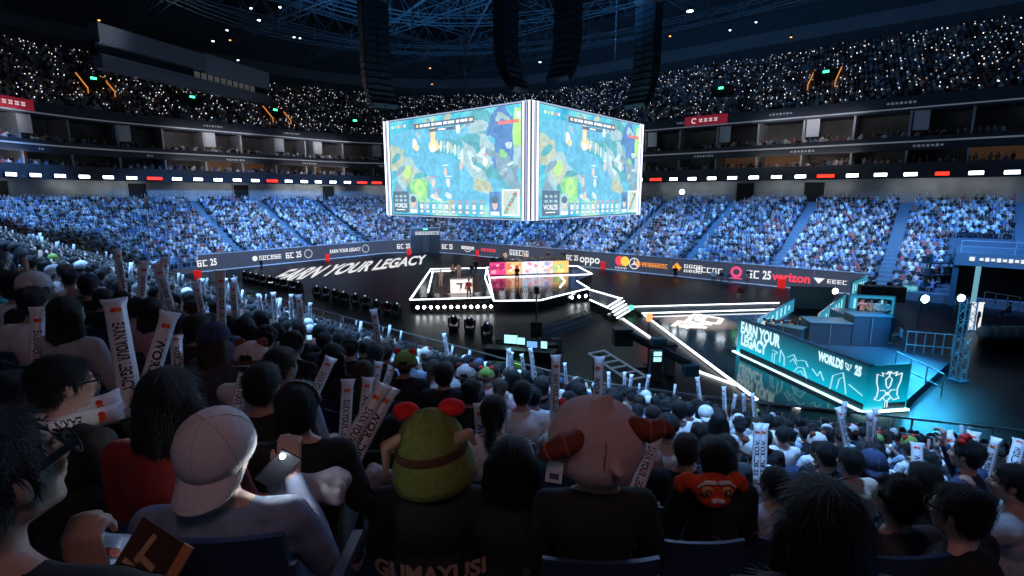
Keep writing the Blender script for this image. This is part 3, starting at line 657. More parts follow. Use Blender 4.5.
# ---------------------------------------------------------------- press box hung over the end stand
pb = [pd(104, 74, 70), pd(272, 97, 99)]; A0, A1 = pb[0], pb[1]
dv = (A1 - A0); dv.z = 0; L = dv.length; dv.normalize(); nb = Vector((dv.y, -dv.x, 0)); nb = -nb if nb.dot(Vector((0, 1, 0))) < 0 else nb
e = empty('press_box', (A0.x, A0.y, 25.5), math.atan2(dv.y, dv.x), 'long grey press box hung over the upper end stand', 'press box')
sg = 1 if Matrix.Rotation(math.atan2(dv.y, dv.x), 3, 'Z') @ Vector((0, 1, 0)) @ nb > 0 else -1
pg = mat('press_grey', (0.20, 0.23, 0.28), 0.7)
MB().box((L / 2, sg * .8, .8), (L, 1.6, 1.6)).build('lower_panel', pg, e)
MB().box((L * 0.27, sg * .8, 4.2), (L * 0.54, 1.6, 2.4)).build('upper_panel', pg, e)
MB().box((L * 0.77, sg * 1.1, 4.3), (L * 0.46, 1.6, 2.9)).build('upper_panel', mat('press_grey_blue', (0.30, 0.36, 0.44), 0.7), e)
MB().box((L / 2, sg * 1.4, 2.5), (L, 1.0, 2.0)).build('window_band', mat('press_glass', (0.02, 0.03, 0.04), 0.15), e)
m = MB()
for i in range(10): m.box((L * (0.50 + i * 0.042), sg * .85, 2.35), (L * 0.03, 0.1, .85))
m.build('lit_blind', mat('blind', (0.4, 0.4, 0.38), 0.7, emit=(0.8, 0.8, 0.75), strength=0.05), e)
MB().box((L / 2, sg * .3, 1.66), (L, 0.3, 0.14)).build('ledge', mat('ledge_pale', (0.5, 0.52, 0.56), 0.6), e)
# ---------------------------------------------------------------- boards round the floor, fence of the near side
board_m = mat('board_black', (0.035, 0.038, 0.048), 0.45, emit=(0.10, 0.11, 0.15), strength=0.35)
bw = glow('board_white', (0.9, 0.92, 0.95), 1.0); b_red = glow('board_red', (1.0, 0.05, 0.08), 1.1); b_or = glow('board_orange', (1.0, 0.33, 0.03), 1.1); b_ye = glow('board_yellow', (1.0, 0.62, 0.06), 1.1); b_pk = glow('board_pink', (0.95, 0.08, 0.25), 1.0)
BM = [board_m, bw, b_red, b_or, b_ye, b_pk]
BH = 2.15
def disc(m, c, r_, u, r, mi, n=20, off=0.0):
    nr = Vector(u).cross(Vector(r_)); vs = [Vector(c) + Vector(u) * (r * math.cos(2 * math.pi * i / n)) + Vector(r_) * (r * math.sin(2 * math.pi * i / n)) for i in range(n)]; m.add(vs, [tuple(range(n))], mi)
def ring(m, c, X_, Z_, r0, r1, mi, n=24, a0=0.0, a1=2 * math.pi):
    vs = []
    for i in range(n + 1):
        t = a0 + (a1 - a0) * i / n
        for r in (r0, r1): vs.append(Vector(c) + X_ * (r * math.cos(t)) + Z_ * (r * math.sin(t)))
    m.add(vs, [(2 * i, 2 * i + 1, 2 * i + 3, 2 * i + 2) for i in range(n)], mi)
X_, Z_ = Vector((1, 0, 0)), Vector((0, 0, 1))
def glyphs(m, x, z, n, w, h, mi=1, seed=0):          # small characters too blurred in the photograph to read
    r = random.Random(seed)
    for i in range(n):
        cx = x + i * w * 1.25; m.box((cx, -0.07, z + h * 0.42), (w, 0.02, h * 0.16), mi); m.box((cx, -0.07, z - h * 0.42), (w, 0.02, h * 0.16), mi)
        m.box((cx - w * 0.35, -0.07, z), (w * 0.26, 0.02, h), mi)
        if r.random() < 0.6: m.box((cx + w * 0.3, -0.07, z + (h * 0.2 if r.random() < .5 else -h * .15)), (w * 0.26, 0.02, h * 0.6), mi)
        if r.random() < 0.5: m.box((cx, -0.07, z), (w, 0.02, h * 0.16), mi)
def mark_worlds(m, x=0, s=1.0): glyphs(m, x - 1.0 * s, 1.1, 2, 0.55 * s, 0.85 * s, 1, 3); text_on(m, '25', (x + 0.75 * s, -0.07, 1.1), X_, Z_, 1.25 * s, 0.7, 0.03, 1)
def mark_text(t, size, mi=1, xs=0.8, bold=0.02): return lambda m: text_on(m, t, (0, -0.07, 1.1), X_, Z_, size, xs, bold, mi)
def mark_amazon(m): text_on(m, 'amazon', (0, -0.07, 1.25), X_, Z_, 1.0, 0.95, 0.03, 1); ring(m, (0, -0.075, 1.6), X_, Z_, 0.98, 1.08, 1, 12, math.radians(225), math.radians(315))
def mark_circles(m):
    disc(m, (-0.34, -0.075, 1.28), X_, Z_, 0.62, 2); disc(m, (0.42, -0.08, 1.28), X_, Z_, 0.62, 4); glyphs(m, -0.75, 0.38, 4, 0.34, 0.2, 1, 5)
def mark_star(m):
    ring(m, (0, -0.075, 1.1), X_, Z_, 0.60, 0.72, 1)
    for a in (90, 210, 330):
        t = math.radians(a); d = Vector((math.cos(t), 0, math.sin(t))); s = Vector((-d.z, 0, d.x)); c = Vector((0, -0.08, 1.1)); m.add([c + s * .12, c + d * 0.64, c - s * .12, c - d * .08], [(0, 1, 2, 3)], 1)
def mark_orange(m): disc(m, (-1.9, -0.075, 1.1), X_, Z_, 0.38, 3); glyphs(m, -1.15, 1.1, 8, 0.34, 0.5, 3, 9)
def mark_diamond(m):
    m.add([(-1.9, -.075, 1.1), (-1.3, -.075, 0.5), (-0.7, -.075, 1.1), (-1.3, -.075, 1.7)], [(0, 1, 2, 3)], 3); m.add([(-1.6, -.078, 1.1), (-1.3, -.078, 0.8), (-1.0, -.078, 1.1), (-1.3, -.078, 1.4)], [(0, 1, 2, 3)], 4)
    glyphs(m, -0.2, 1.35, 4, 0.45, 0.42, 1, 11); glyphs(m, -0.2, 0.8, 4, 0.45, 0.3, 1, 12)
def mark_q(m): ring(m, (0, -0.075, 1.2), X_, Z_, 0.34, 0.62, 5); m.box((0.0, -0.075, 0.5), (1.3, 0.02, 0.14), 5)
def mark_dot(m): ring(m, (0, -0.075, 1.1), X_, Z_, 0.55, 0.62, 1); 
def mark_wave(m): m.add([(-1.4, -.075, 1.35), (-0.4, -.075, 1.35), (-0.9, -.075, 0.75)], [(0, 1, 2)], 1); glyphs(m, 0.0, 1.1, 4, 0.35, 0.4, 1, 15)
def mark_glyph(n, w, h, seed, mi=1): return lambda m: glyphs(m, -n * w * 0.6, 1.1, n, w, h, mi, seed)
MARKS = [(203, lambda m: mark_worlds(m, 0, .95), 'dark board with white block mark at the very end of the boards'), (266, lambda m: (disc(m, (-1.9, -.075, 1.1), X_, Z_, .35, 1), glyphs(m, -1.1, 1.1, 6, .42, .6, 1, 21)), 'dark board with white dot and word below the end stand'), (291, lambda m: mark_worlds(m, 0, .95), 'dark board with white block mark second along the end stand'),
    (306, mark_dot, 'dark board with thin white ring mark below the end stand'), (344, mark_text('EARN YOUR LEGACY', 0.75, 1, 0.75, 0.03), 'dark board reading EARN YOUR LEGACY in white'), (364, mark_dot, 'dark board with thin ring mark beyond the slogan board'),
    (402, lambda m: mark_worlds(m, 0, .9), 'dark board with white block mark just before the entrance gate'), (450, lambda m: mark_worlds(m, 0, .9), 'dark board with white block mark just past the entrance gate'), (468, mark_amazon, 'dark board with white word over a curved smile line'),
    (491, mark_glyph(5, .5, .45, 31, 2), 'dark board with blurred red word behind the team stage'), (521, mark_glyph(6, .5, .8, 33), 'dark board with white word behind the team stage'), (574, lambda m: mark_worlds(m, 0, .8), 'dark board with white block mark at the end of the team stage'),
    (592, mark_text('oppo', 1.5, 1, 1.0, 0.02), 'dark board with white rounded lowercase word oppo'), (624, mark_circles, 'dark board with overlapping red and orange discs'), (637.5, mark_star, 'dark board with white three-pointed star in a ring'),
    (656, mark_orange, 'dark board with orange word and orange dot'), (690, mark_diamond, 'dark board with orange diamond and white characters'), (716, mark_glyph(5, .5, .6, 41), 'dark board with white word behind the camera crew'), (739, mark_q, 'dark board with pink ring mark'),
    (763, lambda m: mark_worlds(m, 0, 1.0), 'dark board with white block mark beside a standing guard'), (797, mark_text('verizon', 1.25, 2, 0.95, 0.03), 'dark board with red word verizon'), (836, mark_wave, 'dark board with small white triangle mark behind the caster booths')]
edges = [195]
for i in range(len(MARKS) - 1): edges.append((MARKS[i][0] + MARKS[i + 1][0]) / 2)
edges.append(870)
for i, (xp, fn, lab) in enumerate(MARKS):
    c0, n0 = per_at(edges[i], 0.0); c1, n1 = per_at(edges[i + 1] - 0.2, 0.0); p0, p1 = pp(c0, n0, 0, 0), pp(c1, n1, 0, 0); cm_, nm_ = per_at(xp, 0); pm = pp(cm_, nm_, -0.05, 0)
    d = (p1 - p0); L = d.length; ang = math.atan2(d.y, d.x); mid = (p0 + p1) / 2 - Vector((math.cos(ang + math.pi / 2), math.sin(ang + math.pi / 2), 0)) * 0.25
    e = empty('perimeter_board', (mid.x, mid.y, 0), ang, lab, 'display board', 'sponsor boards round the arena floor'); off = (pm - mid).dot(d.normalized())
    m = MB(); m.box((0, 0, BH / 2), (L - 0.06, 0.12, BH)); m.build('board_body', board_m, e)
    m = MB(); m.box((0, -0.02, BH + 0.03), (L, 0.18, 0.08)); m.build('top_rail', mat('rail_pale', (0.35, 0.38, 0.44), 0.5), e)
    m = MB(); m.box((0, -0.10, 0.06), (L, 0.10, 0.10)); m.build('base_strip', mat('base_strip', (0.5, 0.52, 0.56), 0.5, emit=(.7, .75, .85), strength=.12), e)
    m = MB(); fn(m); m.v = [(x + off, y, z) for x, y, z in m.v]; m.build('mark', BM, e)
# red fire boxes by the boards, with a glow put into the red
def red_box(x, y, lab):
    p = px(x, y, 0.0); e = empty('red_bin', p, RNG.uniform(-.4, .4), lab, 'bin', 'red bins standing along the sponsor boards')
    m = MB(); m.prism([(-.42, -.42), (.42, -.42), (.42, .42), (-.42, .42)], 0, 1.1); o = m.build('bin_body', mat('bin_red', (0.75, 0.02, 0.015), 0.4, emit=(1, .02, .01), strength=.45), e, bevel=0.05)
    MB().box((0, 0, 1.16), (0.94, 0.94, 0.12)).build('bin_lid', mat('bin_red'), e, bevel=.03); e.scale = (.68, .68, .8)
for x, y, lab in ((198, 279, 'red bin at the very corner end of the boards'), (328, 261, 'red bin before the EARN YOUR LEGACY board'), (409, 255, 'red bin at the end-stand side of the entrance gate'), (478, 256, 'red bin behind the presenters stage'), (536, 261, 'small red bin above the team desk'),
                  (603, 269, 'red bin beside the oppo board'), (705, 277, 'red bin beside the seated camera crew'), (781, 288, 'red bin beside the verizon board')): red_box(x, y, lab)
# near fence: glass parapet with steel rail
m = MB(); g = MB(); NEAR = [(c, n) for c, n in PER if n[1] < -0.3 or (n[1] < 0 and n[0] > 0)]
NEARP = []
for i, (c, n) in enumerate(PER):
    c2, n2 = PER[(i + 1) % len(PER)]
    if not (n[1] < -0.05 and n2[1] < -0.05): continue
    a, b = pp(c, n, 0, 0), pp(c2, n2, 0, 0)
    if not (seen(a + Vector((0, 0, 2)), 300, 300) or seen(b + Vector((0, 0, 2)), 300, 300)): continue
    m.bar(a + Vector((0, 0, 2.0)), b + Vector((0, 0, 2.0)), 0.07); m.bar(a + Vector((0, 0, 1.35)), b + Vector((0, 0, 1.35)), 0.035)
    for t in (0, 0.5): q = a.lerp(b, t); m.bar(q + Vector((0, 0, .75)), q + Vector((0, 0, 2)), 0.05)
    g.bar(a + Vector((0, 0, .37)), b + Vector((0, 0, .37)), 0.1, 0.75)
o = m.build('fence_rail', mat('fence_steel', (0.45, 0.5, 0.55), 0.35, 0.6)); tag(o, 'long steel rail fence along the front of the near stand', 'fence')
g.build('wall_floor_edge', board_m)['kind'] = 'structure'
for row in (3,):            # a second handrail a few rows up
    m = MB(); P = [pp(c, n, D0 + ROW * row, lower_floor(row) + 1.0) for c, n in PER if n[1] < -0.9 and -2 < c[0] < 66]
    for a, b in zip(P, P[1:]): m.bar(a, b, 0.045); m.bar(a, a - Vector((0, 0, 0.95)), 0.04)
    tag(m.build('hand_rail', mat('fence_steel')), 'thin steel handrail crossing the crowd just above the fence', 'handrail')
# ---------------------------------------------------------------- stages
led = glow('led_white', (0.86, 0.93, 1.0), 3.2); led2 = glow('led_soft', (0.7, 0.82, 1.0), 1.6); stage_m = mat('stage_black', (0.012, 0.014, 0.018), 0.12, spec=0.6); stage_w = mat('stage_brown', (0.16, 0.11, 0.10), 0.35)
def poly3(pts, z): return [px(x, y, z) for x, y in pts]
def stage(name, pts, z, lab, cat, top=None, z0=0.0, group=None, edges_=None, w=0.13, edge_mat=None):
    P = poly3(pts, z); c = sum(P, Vector()) / len(P)
    ar = sum(P[i].x * P[(i + 1) % len(P)].y - P[(i + 1) % len(P)].x * P[i].y for i in range(len(P)))
    Q = P if ar > 0 else P[::-1]
    e = empty(name, (c.x, c.y, z0), 0, lab, cat, group)
    MB().prism([(p.x - c.x, p.y - c.y) for p in Q], 0, z - z0).build('platform', top or stage_m, e)
    for i, j in (edges_ if edges_ is not None else [(i, (i + 1) % len(P)) for i in range(len(P))]):
        a, b = P[i] - Vector((c.x, c.y, z0)), P[j] - Vector((c.x, c.y, z0)); MB().bar(a + Z_ * 0.02, b + Z_ * 0.02, w, 0.08).build('edge_light', edge_mat or led, e)
    return e, c
S1, c1_ = stage('presenter_stage', [(410, 300), (493, 297.5), (487, 268), (431, 269)], 0.9, 'presenters stage outlined in white light beside the team stage', 'stage', mat('stage_black'))
MB().bar(px(428, 292, .93) - Vector((c1_.x, c1_.y, 0)), px(433, 271, .93) - Vector((c1_.x, c1_.y, 0)), 0.14, 0.05).build('edge_light', led, S1)
MB().bar(px(431, 271.5, .93) - Vector((c1_.x, c1_.y, 0)), px(455, 270.5, .93) - Vector((c1_.x, c1_.y, 0)), 0.14, 0.05).build('edge_light', led, S1)
q = [px(x, y, .905) - Vector((c1_.x, c1_.y, 0)) for x, y in ((433, 293), (483, 292), (478, 274), (437, 275))]; MB().prism([(v.x, v.y) for v in q], .9, .93).build('stage_carpet', mat('stage_brown'), S1)
S2, c2_ = stage('team_stage', [(494, 301), (540, 300.5), (589, 288.5), (577, 281), (592, 274), (577, 266), (487, 267.5), (485, 278)], 0.9, 'glossy black team stage outlined in white light under the cube', 'stage', edges_=[(0, 1), (1, 2), (2, 3), (4, 5), (5, 6), (6, 7), (7, 0)])
for a, b in (((488, 277.5), (592, 274)), ((560, 275.5), (565, 281)), ((565, 281), (560, 287))):
    MB().bar(px(*a, .95) - Vector((c2_.x, c2_.y, 0)), px(*b, .95) - Vector((c2_.x, c2_.y, 0)), 0.14, 0.05).build('edge_light', led, S2)
# the long team desk: five bright panels
dA, dB = px(489.5, 275.5, 0.9), px(568.5, 273.0, 0.9); dd = dB - dA; L = dd.length; an = math.atan2(dd.y, dd.x)
desk = empty('team_desk', (dA.x, dA.y, 0.9), an, 'long team desk with five brightly coloured picture panels', 'desk')
MB().box((L / 2, 0.45, 1.42), (L, 1.0, 0.08)).build('desk_top', mat('desk_dark', (0.05, 0.05, 0.07), 0.4), desk, bevel=.02)
PC = [((0.75, 0.05, 0.22), (0.35, 0.02, 0.12), (0.95, 0.3, 0.4)), ((0.95, 0.42, 0.15), (0.7, 0.15, 0.1), (1.0, 0.8, 0.6)), ((0.55, 0.7, 0.95), (0.9, 0.85, 1.0), (0.8, 0.2, 0.25)), ((0.75, 0.7, 0.95), (0.9, 0.4, 0.25), (0.25, 0.3, 0.75)), ((0.9, 0.45, 0.12), (0.2, 0.5, 0.2), (0.95, 0.8, 0.2))]
for i in range(5):
    ms = [glow('panel_%d_%d' % (i, j), c, 1.5) for j, c in enumerate(PC[i])]; x0 = L * i / 5; w = L / 5; r = random.Random(i)
    o = MB().box((x0 + w / 2, 0, 0.75), (w - 0.06, 0.1, 1.36)).build('picture_panel', ms[0], desk); m = MB()
    for k in range(9):
        cx, cz = x0 + w * r.uniform(.12, .88), r.uniform(.25, 1.25); n_ = 7; rr = r.uniform(.15, .42)
        pts = []
        for t in range(n_):
            th = 2 * math.pi * t / n_; q = rr * r.uniform(.5, 1.2); pts.append((min(max(cx + q * math.cos(th), x0 + .05), x0 + w - .05), -0.055 - k * .002, min(max(cz + q * .8 * math.sin(th), .1), 1.4)))
        m.add(pts, [tuple(range(n_))], 1 + k % 2)
    m.build('abstract_picture', ms, o)
for i in range(10):
    x = L * (i + 0.5) / 10; e = empty('desk_monitor', dA + dd * ((i + .5) / 10) + Vector((-math.sin(an), math.cos(an), 0)) * 0.35 + Z_ * 1.46, an, 'black monitor standing on the long team desk', 'monitor', 'monitors on the team desk')
    MB().box((0, 0, .28), (.55, .04, .34)).build('monitor_body', mat('monitor_black', (.01, .01, .012), .4), e, bevel=.01); m = MB(); m.box((0, 0.02, .06), (.05, .04, .14)); m.box((0, .02, .01), (.22, .16, .02)); m.build('monitor_stand', mat('monitor_black'), e)
# white presenter desk with a stylised mark
tA, tB = px(450.5, 293.5, .93), px(472.5, 293, .93); dd2 = tB - tA; an2 = math.atan2(dd2.y, dd2.x); L2 = dd2.length
e = empty('presenter_desk', (tA.x, tA.y, .93), an2, 'white presenters desk with a dark slanted mark', 'desk')
MB().box((L2 / 2, .35, .62), (L2, .7, 1.24)).build('desk_body', mat('desk_white', (.9, .82, .8), .5, emit=(1, .88, .84), strength=.75), e, bevel=.03)
MB().box((L2 / 2, .35, 1.27), (L2 + .12, .82, .06)).build('desk_top', mat('desk_top_w', (.8, .75, .75), .3), e, bevel=.02)
m = MB(); y = -.02
for poly in (((-.55, .92), (.2, .92), (.02, .78), (-.38, .78)), ((-.1, .78), (.08, .78), (.02, .45), (-.12, .32)), ((.28, .92), (.62, .92), (.40, .42), (.24, .34), (.38, .78))):
    m.add([(L2 / 2 + a, y, b) for a, b in poly][::-1], [tuple(range(len(poly)))])
m.build('desk_mark', mat('mark_dark', (.06, .03, .03), .5), e)
# row lights at the foot of the stages
stage_lamp = glow('stage_lamp', (0.88, 0.94, 1.0), 22.0)
def foot_light(p, rz_, lab, grp, g=stage_lamp):
    e = empty('stage_light', p, rz_, lab, 'stage light', grp)
    m = MB(); m.box((0, 0, 0.09), (.34, .34, .18)); m.build('lamp_base', lamp_case, e, bevel=.02)
    m = MB(); m.box((-.19, 0, .32), (.04, .14, .34)); m.box((.19, 0, .32), (.04, .14, .34)); m.build('yoke', lamp_case, e)
    m = MB(); m.lathe([(.06, -.2), (.15, -.14), (.17, .1), (.15, .14)], 10, M=Matrix.Translation((0, -.02, .44)) @ Matrix.Rotation(math.radians(65), 4, 'X')); m.build('lamp_head', lamp_case, e, smooth=True)
    m = MB(); m.sphere((0, -.17, .50), .13, 8, 6); m.build('lamp_lens', g, e, smooth=True); return e
p_, q_ = px(418, 313, 0), px(491, 312, 0)
for i in range(12): foot_light(p_.lerp(q_, i / 11), 0.05, 'white stage light in the row before the presenters stage', 'white lights in a row before the presenters stage')
for pts in ([(516, 306), (530, 305.5)], [(543, 306), (592, 300)]):
    n_ = 3 if pts[0][0] < 520 else 8
    for i in range(n_): foot_light(px(*pts[0], 0).lerp(px(*pts[1], 0), i / (n_ - 1)), 0.05, 'white stage light in the row before the team stage', 'white lights in a row before the team stage')
# dark moving-head lamps in a row across the floor by the near fence
mv = mat('moving_head_black', (0.015, 0.017, 0.022), 0.35)
mvl = glow('moving_lens', (0.6, 0.75, 1.0), 1.0)
def moving_head(x, y, lab, grp='dark moving-head lamps in a row on the arena floor'):
    p = px(x, y, 0); e = empty('moving_head', p, RNG.uniform(-.6, .6), lab, 'stage lamp', grp)
    MB().box((0, 0, .16), (.62, .5, .32)).build('lamp_base', mv, e, bevel=.03); m = MB(); m.box((-.36, 0, .62), (.08, .26, .66)); m.box((.36, 0, .62), (.08, .26, .66)); m.box((0, 0, .34), (.8, .26, .06)); m.build('yoke', mv, e, bevel=.02)
    m = MB(); m.lathe([(.16, -.32), (.27, -.2), (.28, .15), (.22, .3)], 14, M=Matrix.Translation((0, 0, .82)) @ Matrix.Rotation(math.radians(25), 4, 'X')); m.build('lamp_head', mv, e, smooth=True)
    m = MB(); m.sphere((0, -.12, 1.12), .07, 8, 5); m.build('lamp_lens', mvl, e)
for (x, y) in ((235, 286), (246, 281), (252, 282.5), (258, 284), (264, 285.5), (271, 286.5), (278, 288), (285, 289.5), (293, 291), (300, 293), (317, 297.5), (326, 299), (336, 301.5), (345, 304), (356, 306), (366, 308.5), (377, 313), (388, 315.5), (397, 317)):
    moving_head(x, y, 'dark moving-head lamp in the long row across the floor')
for (x, y) in ((454, 331), (470, 333), (487, 339)): moving_head(x, y, 'dark moving-head lamp standing below the presenters stage', 'dark moving-head lamps below the presenters stage')
# white letters of projected light, built as a glowing mesh beyond the lamp row
m = MB(); fo = px(262, 284, 0.012); f1 = px(425, 264, 0.012); fu = px(296, 268.5, .012) - px(268, 283, .012)
rt = (f1 - fo); RT = rt.length
vs, fs = text_mesh('EARN YOUR LEGACY', 1.0, 1.0, 0.035); xmin = min(v[0] for v in vs); xmax = max(v[0] for v in vs); ymin = min(v[1] for v in vs); ymax = max(v[1] for v in vs)
m.add([fo + rt * ((v[0] - xmin) / (xmax - xmin)) + fu * ((v[1] - ymin) / (ymax - ymin)) for v in vs], fs)
o = m.build('floor_lettering', glow('floor_white', (0.95, 0.95, 0.97), 0.85)); tag(o, 'huge white slogan lettering glowing on the dark floor', 'floor lettering')
spot('letter_spot', W(52, 42, 22), (fo + f1) / 2 + Vector((0, 2, 0)), 9000, (1, .95, .95), 38, 0.8)
# runway from the team stage towards the caster desk
wk = [((600, 295), (631, 299.5)), ((594, 301), (608, 307))]
stage('runway', [(589, 289.5), (622, 299), (608, 308), (590, 300)], 0.85, 'short black runway leading from the team stage to the white steps', 'runway', edges_=[(0, 1), (2, 3)])
st = empty('step_unit', px(620, 306, 0), 0, 'white-lit steps down from the runway', 'steps'); o0 = px(620, 306, 0)
for i in range(5):
    z = .85 - i * .17; a = px(622 + i * 2.2, 299 + i * 3.0, z) - o0; b = px(608 + i * 2.2, 307.5 + i * 3.0, z) - o0; MB().bar(a, b, .32, .17).build('step', mat('stage_black'), st); MB().bar(a + Z_ * .09, b + Z_ * .09, .12, .05).build('step_light', led, st)
stage('cross_runway', [(632, 307), (779, 303), (779, 309.5), (642, 313.5)], 0.25, 'long speckled runway outlined in white light behind the floor emblem', 'runway', mat('speckle', (.05, .07, .1), .4, bump=.8, bscale=120, var=.8, vscale=9), edges_=[(0, 1), (2, 3)])
C3, c3_ = stage('glossy_floor_panel', [(642, 313.5), (779, 309.5), (840, 330), (865, 400), (850, 412), (757, 400)], 0.12, 'glossy black performance floor with white light edge before the caster desk', 'stage floor', mat('gloss_black', (.07, .072, .078), .09, spec=.8), edges_=[(5, 0)])
m = MB(); [m.bar(px(*a, .06), px(*b, .06), .12, .08) for a, b in (((616, 314), (641, 331)), ((641, 331), (700, 372)), ((700, 372), (800, 408)))]
tag(m.build('floor_light_strip', led), 'thin white light strip on the floor between the camera crane and glossy floor', 'light strip')
# floor emblem: a spotlight pattern built as glowing strokes in the warm pool
m = MB(); em = glow('emblem_white', (1.0, 0.93, 0.86), 1.5)
def strokes(pts, z, w): 
    for a, b in zip(pts, pts[1:]): m.bar(px(*a, z), px(*b, z), w, .02)
for pts in ([(673, 326), (680, 321), (686, 323), (693, 315)], [(693, 314), (722, 318.5), (718, 323.5), (700, 321.5), (705, 317)], [(679, 326.5), (706, 327.5), (690, 323), (712, 324.5)], [(686, 320), (698, 324), (690, 327)], [(700, 314), (696, 320), (708, 322)], [(675, 324), (690, 325.5), (686, 328)]): strokes(pts, .15, .34)
o = m.build('floor_emblem', em); tag(o, 'white brush-stroke emblem glowing in the warm pool of light', 'floor emblem')
# ---------------------------------------------------------------- entrance gate behind the floor
p0, p1 = px(413, 252.9, 0) + Vector((0, -1.3, 0)), px(441, 251.9, 0) + Vector((0, -1.3, 0)); d = p1 - p0; gw = d.length; an = math.atan2(d.y, d.x)
e = empty('entrance_gate', p0, an, 'dark entrance gate with a lit header rising above the boards', 'gate'); gm = mat('gate_dark', (.05, .055, .065), .6)
MB().box((gw / 2, .3, 1.5), (gw, 1.2, 3.0)).build('gate_body', gm, e); MB().box((gw * .5, -.34, 1.5), (gw * .2, .08, 2.6)).build('gate_door', mat('gate_door', (.09, .1, .12), .5), e)
MB().box((gw / 2, .2, 3.55), (gw, .5, 1.1)).build('gate_header', mat('gate_header', (.10, .11, .13), .6), e); m = MB(); glyphs(m, gw * .2, 3.35, 8, .40, .5, 1, 77); m.v = [(x, y, z) for x, y, z in m.v]; m.build('header_mark', BM, e)
MB().box((gw / 2, .2, 4.2), (gw, .6, .14)).build('gate_top', mat('rail_pale'), e)
for s in (0, gw): MB().box((s, .2, 2.1), (.14, .5, 4.2)).build('gate_post', mat('rail_pale'), e)
MB().box((gw * .5, -.1, 4.0), (.7, .06, .16)).build('exit_plate', green, e)
# ---------------------------------------------------------------- gear on the near part of the floor
gear = mat('gear_black', (.014, .017, .022), .45); gear2 = mat('gear_grey', (.10, .13, .17), .5); scr_c = glow('gear_screen', (.35, .8, .85), 1.6); scr_b = glow('gear_screen_blue', (.2, .5, 1.0), 1.0)
p = px(536, 350, 0); e = empty('camera_mast', p, 0, 'tall thin black camera mast between stage lights and control desk', 'camera mast')
MB().tube((0, 0, 0), (0, 0, 3.6), .07, .05).build('mast', gear, e); MB().box((0, 0, 3.8), (.3, .6, .4)).build('camera_body', gear, e, bevel=.03); m = MB(); [m.bar((0, 0, .9), (math.cos(t) * .7, math.sin(t) * .7, 0), .06) for t in (0.5, 2.6, 4.7)]; m.build('tripod', gear, e); MB().box((0, -.1, 1.35), (.75, .3, 1.0)).build('weight_bag', gear, e, bevel=.08)
p = px(520, 362, 0); e = empty('control_desk', p, math.radians(-14), 'cluttered control desk with small lit screens by the fence', 'desk')
MB().box((0, 0, .78), (4.2, .9, .06)).build('desk_top', gear, e, bevel=.01)
for x in (-2, 2):
    for y in (-.35, .35): MB().box((x, y, .38), (.06, .06, .76)).build('leg', gear, e)
MB().box((0, -.3, .4), (4.0, .05, .7)).build('desk_skirt', gear, e)
def small_screen(x, y, w, h, m_, lab, z=.83, base=(520, 362), yaw=-14):
    ee = empty('small_monitor', px(x, y, z), math.radians(yaw), lab, 'monitor'); MB().box((0, .03, h / 2 + .1), (w + .08, .05, h + .08)).build('monitor_body', gear, ee, bevel=.01); MB().box((0, -.005, h / 2 + .1), (w, .03, h)).build('monitor_screen', m_, ee); MB().box((0, .06, .05), (.3, .2, .1)).build('monitor_stand', gear, ee)
small_screen(511, 345, .8, .5, scr_c, 'pale green lit monitor on the control desk by the fence'); small_screen(521, 346, .45, .4, scr_c, 'small white-green monitor beside the larger lit one on the control desk'); small_screen(532, 349, .6, .35, scr_b, 'blue lit monitor in the middle of the control desk'); small_screen(544, 350, .35, .4, scr_c, 'tiny bright monitor at the far end of the control desk')
for x, y, w, lab in ((503, 352, .8, 'black equipment case by the control desk end'), (549, 358, .9, 'black equipment case below the tiny bright monitor'), (556, 352, .6, 'upright black equipment case beside the camera mast')):
    ee = empty('equipment_case', px(x, y, 0), RNG.uniform(-.5, .5), lab, 'case'); MB().box((0, 0, .4), (w, .6, .8)).build('case_body', gear2 if w < .85 else gear, ee, bevel=.03); MB().box((0, 0, .83), (w + .02, .62, .08)).build('case_lid', gear, ee, bevel=.02); MB().box((0, -.32, .5), (.2, .04, .05)).build('handle', gear2, ee)
tag(MB().bar(px(495, 357, .1), px(524, 365, .1), .12, .06).build('green_light_bar', glow('green_bar', (.3, 1.0, .25), 1.6)), 'green light bar lying on the floor by the fence', 'light bar')
# ladder-like frame lying on the floor
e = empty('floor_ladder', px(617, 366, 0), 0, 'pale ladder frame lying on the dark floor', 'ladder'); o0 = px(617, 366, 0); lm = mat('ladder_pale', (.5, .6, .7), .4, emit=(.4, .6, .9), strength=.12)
A, B, C_, D_ = [px(x, y, .1) - o0 for x, y in ((588.5, 353.5), (604, 350.5), (628, 380), (646, 376.5))]
MB().bar(A, C_, .09).build('side_rail', lm, e); MB().bar(B, D_, .09).build('side_rail', lm, e)
for i in range(6): t = i / 5; MB().bar(A.lerp(C_, t), B.lerp(D_, t), .08).build('rung', lm, e)
# long low trusses on the floor before the runway
for k, (a, b) in enumerate((((542, 334), (592, 317)), ((547, 337), (601, 319)), ((541, 330), (586, 315)))):
    p, q = px(*a, .02), px(*b, .02); truss(p, q, .35, .3, 14, .03).build('floor_truss', mat('truss_dark', (.10, .13, .16), .4)); tag(bpy.data.objects[[o.name for o in COL.objects if o.name.startswith('floor_truss')][-1]], ('middle', 'outermost', 'innermost')[k] + ' of three low dark trusses lying side by side below the team stage', 'truss')
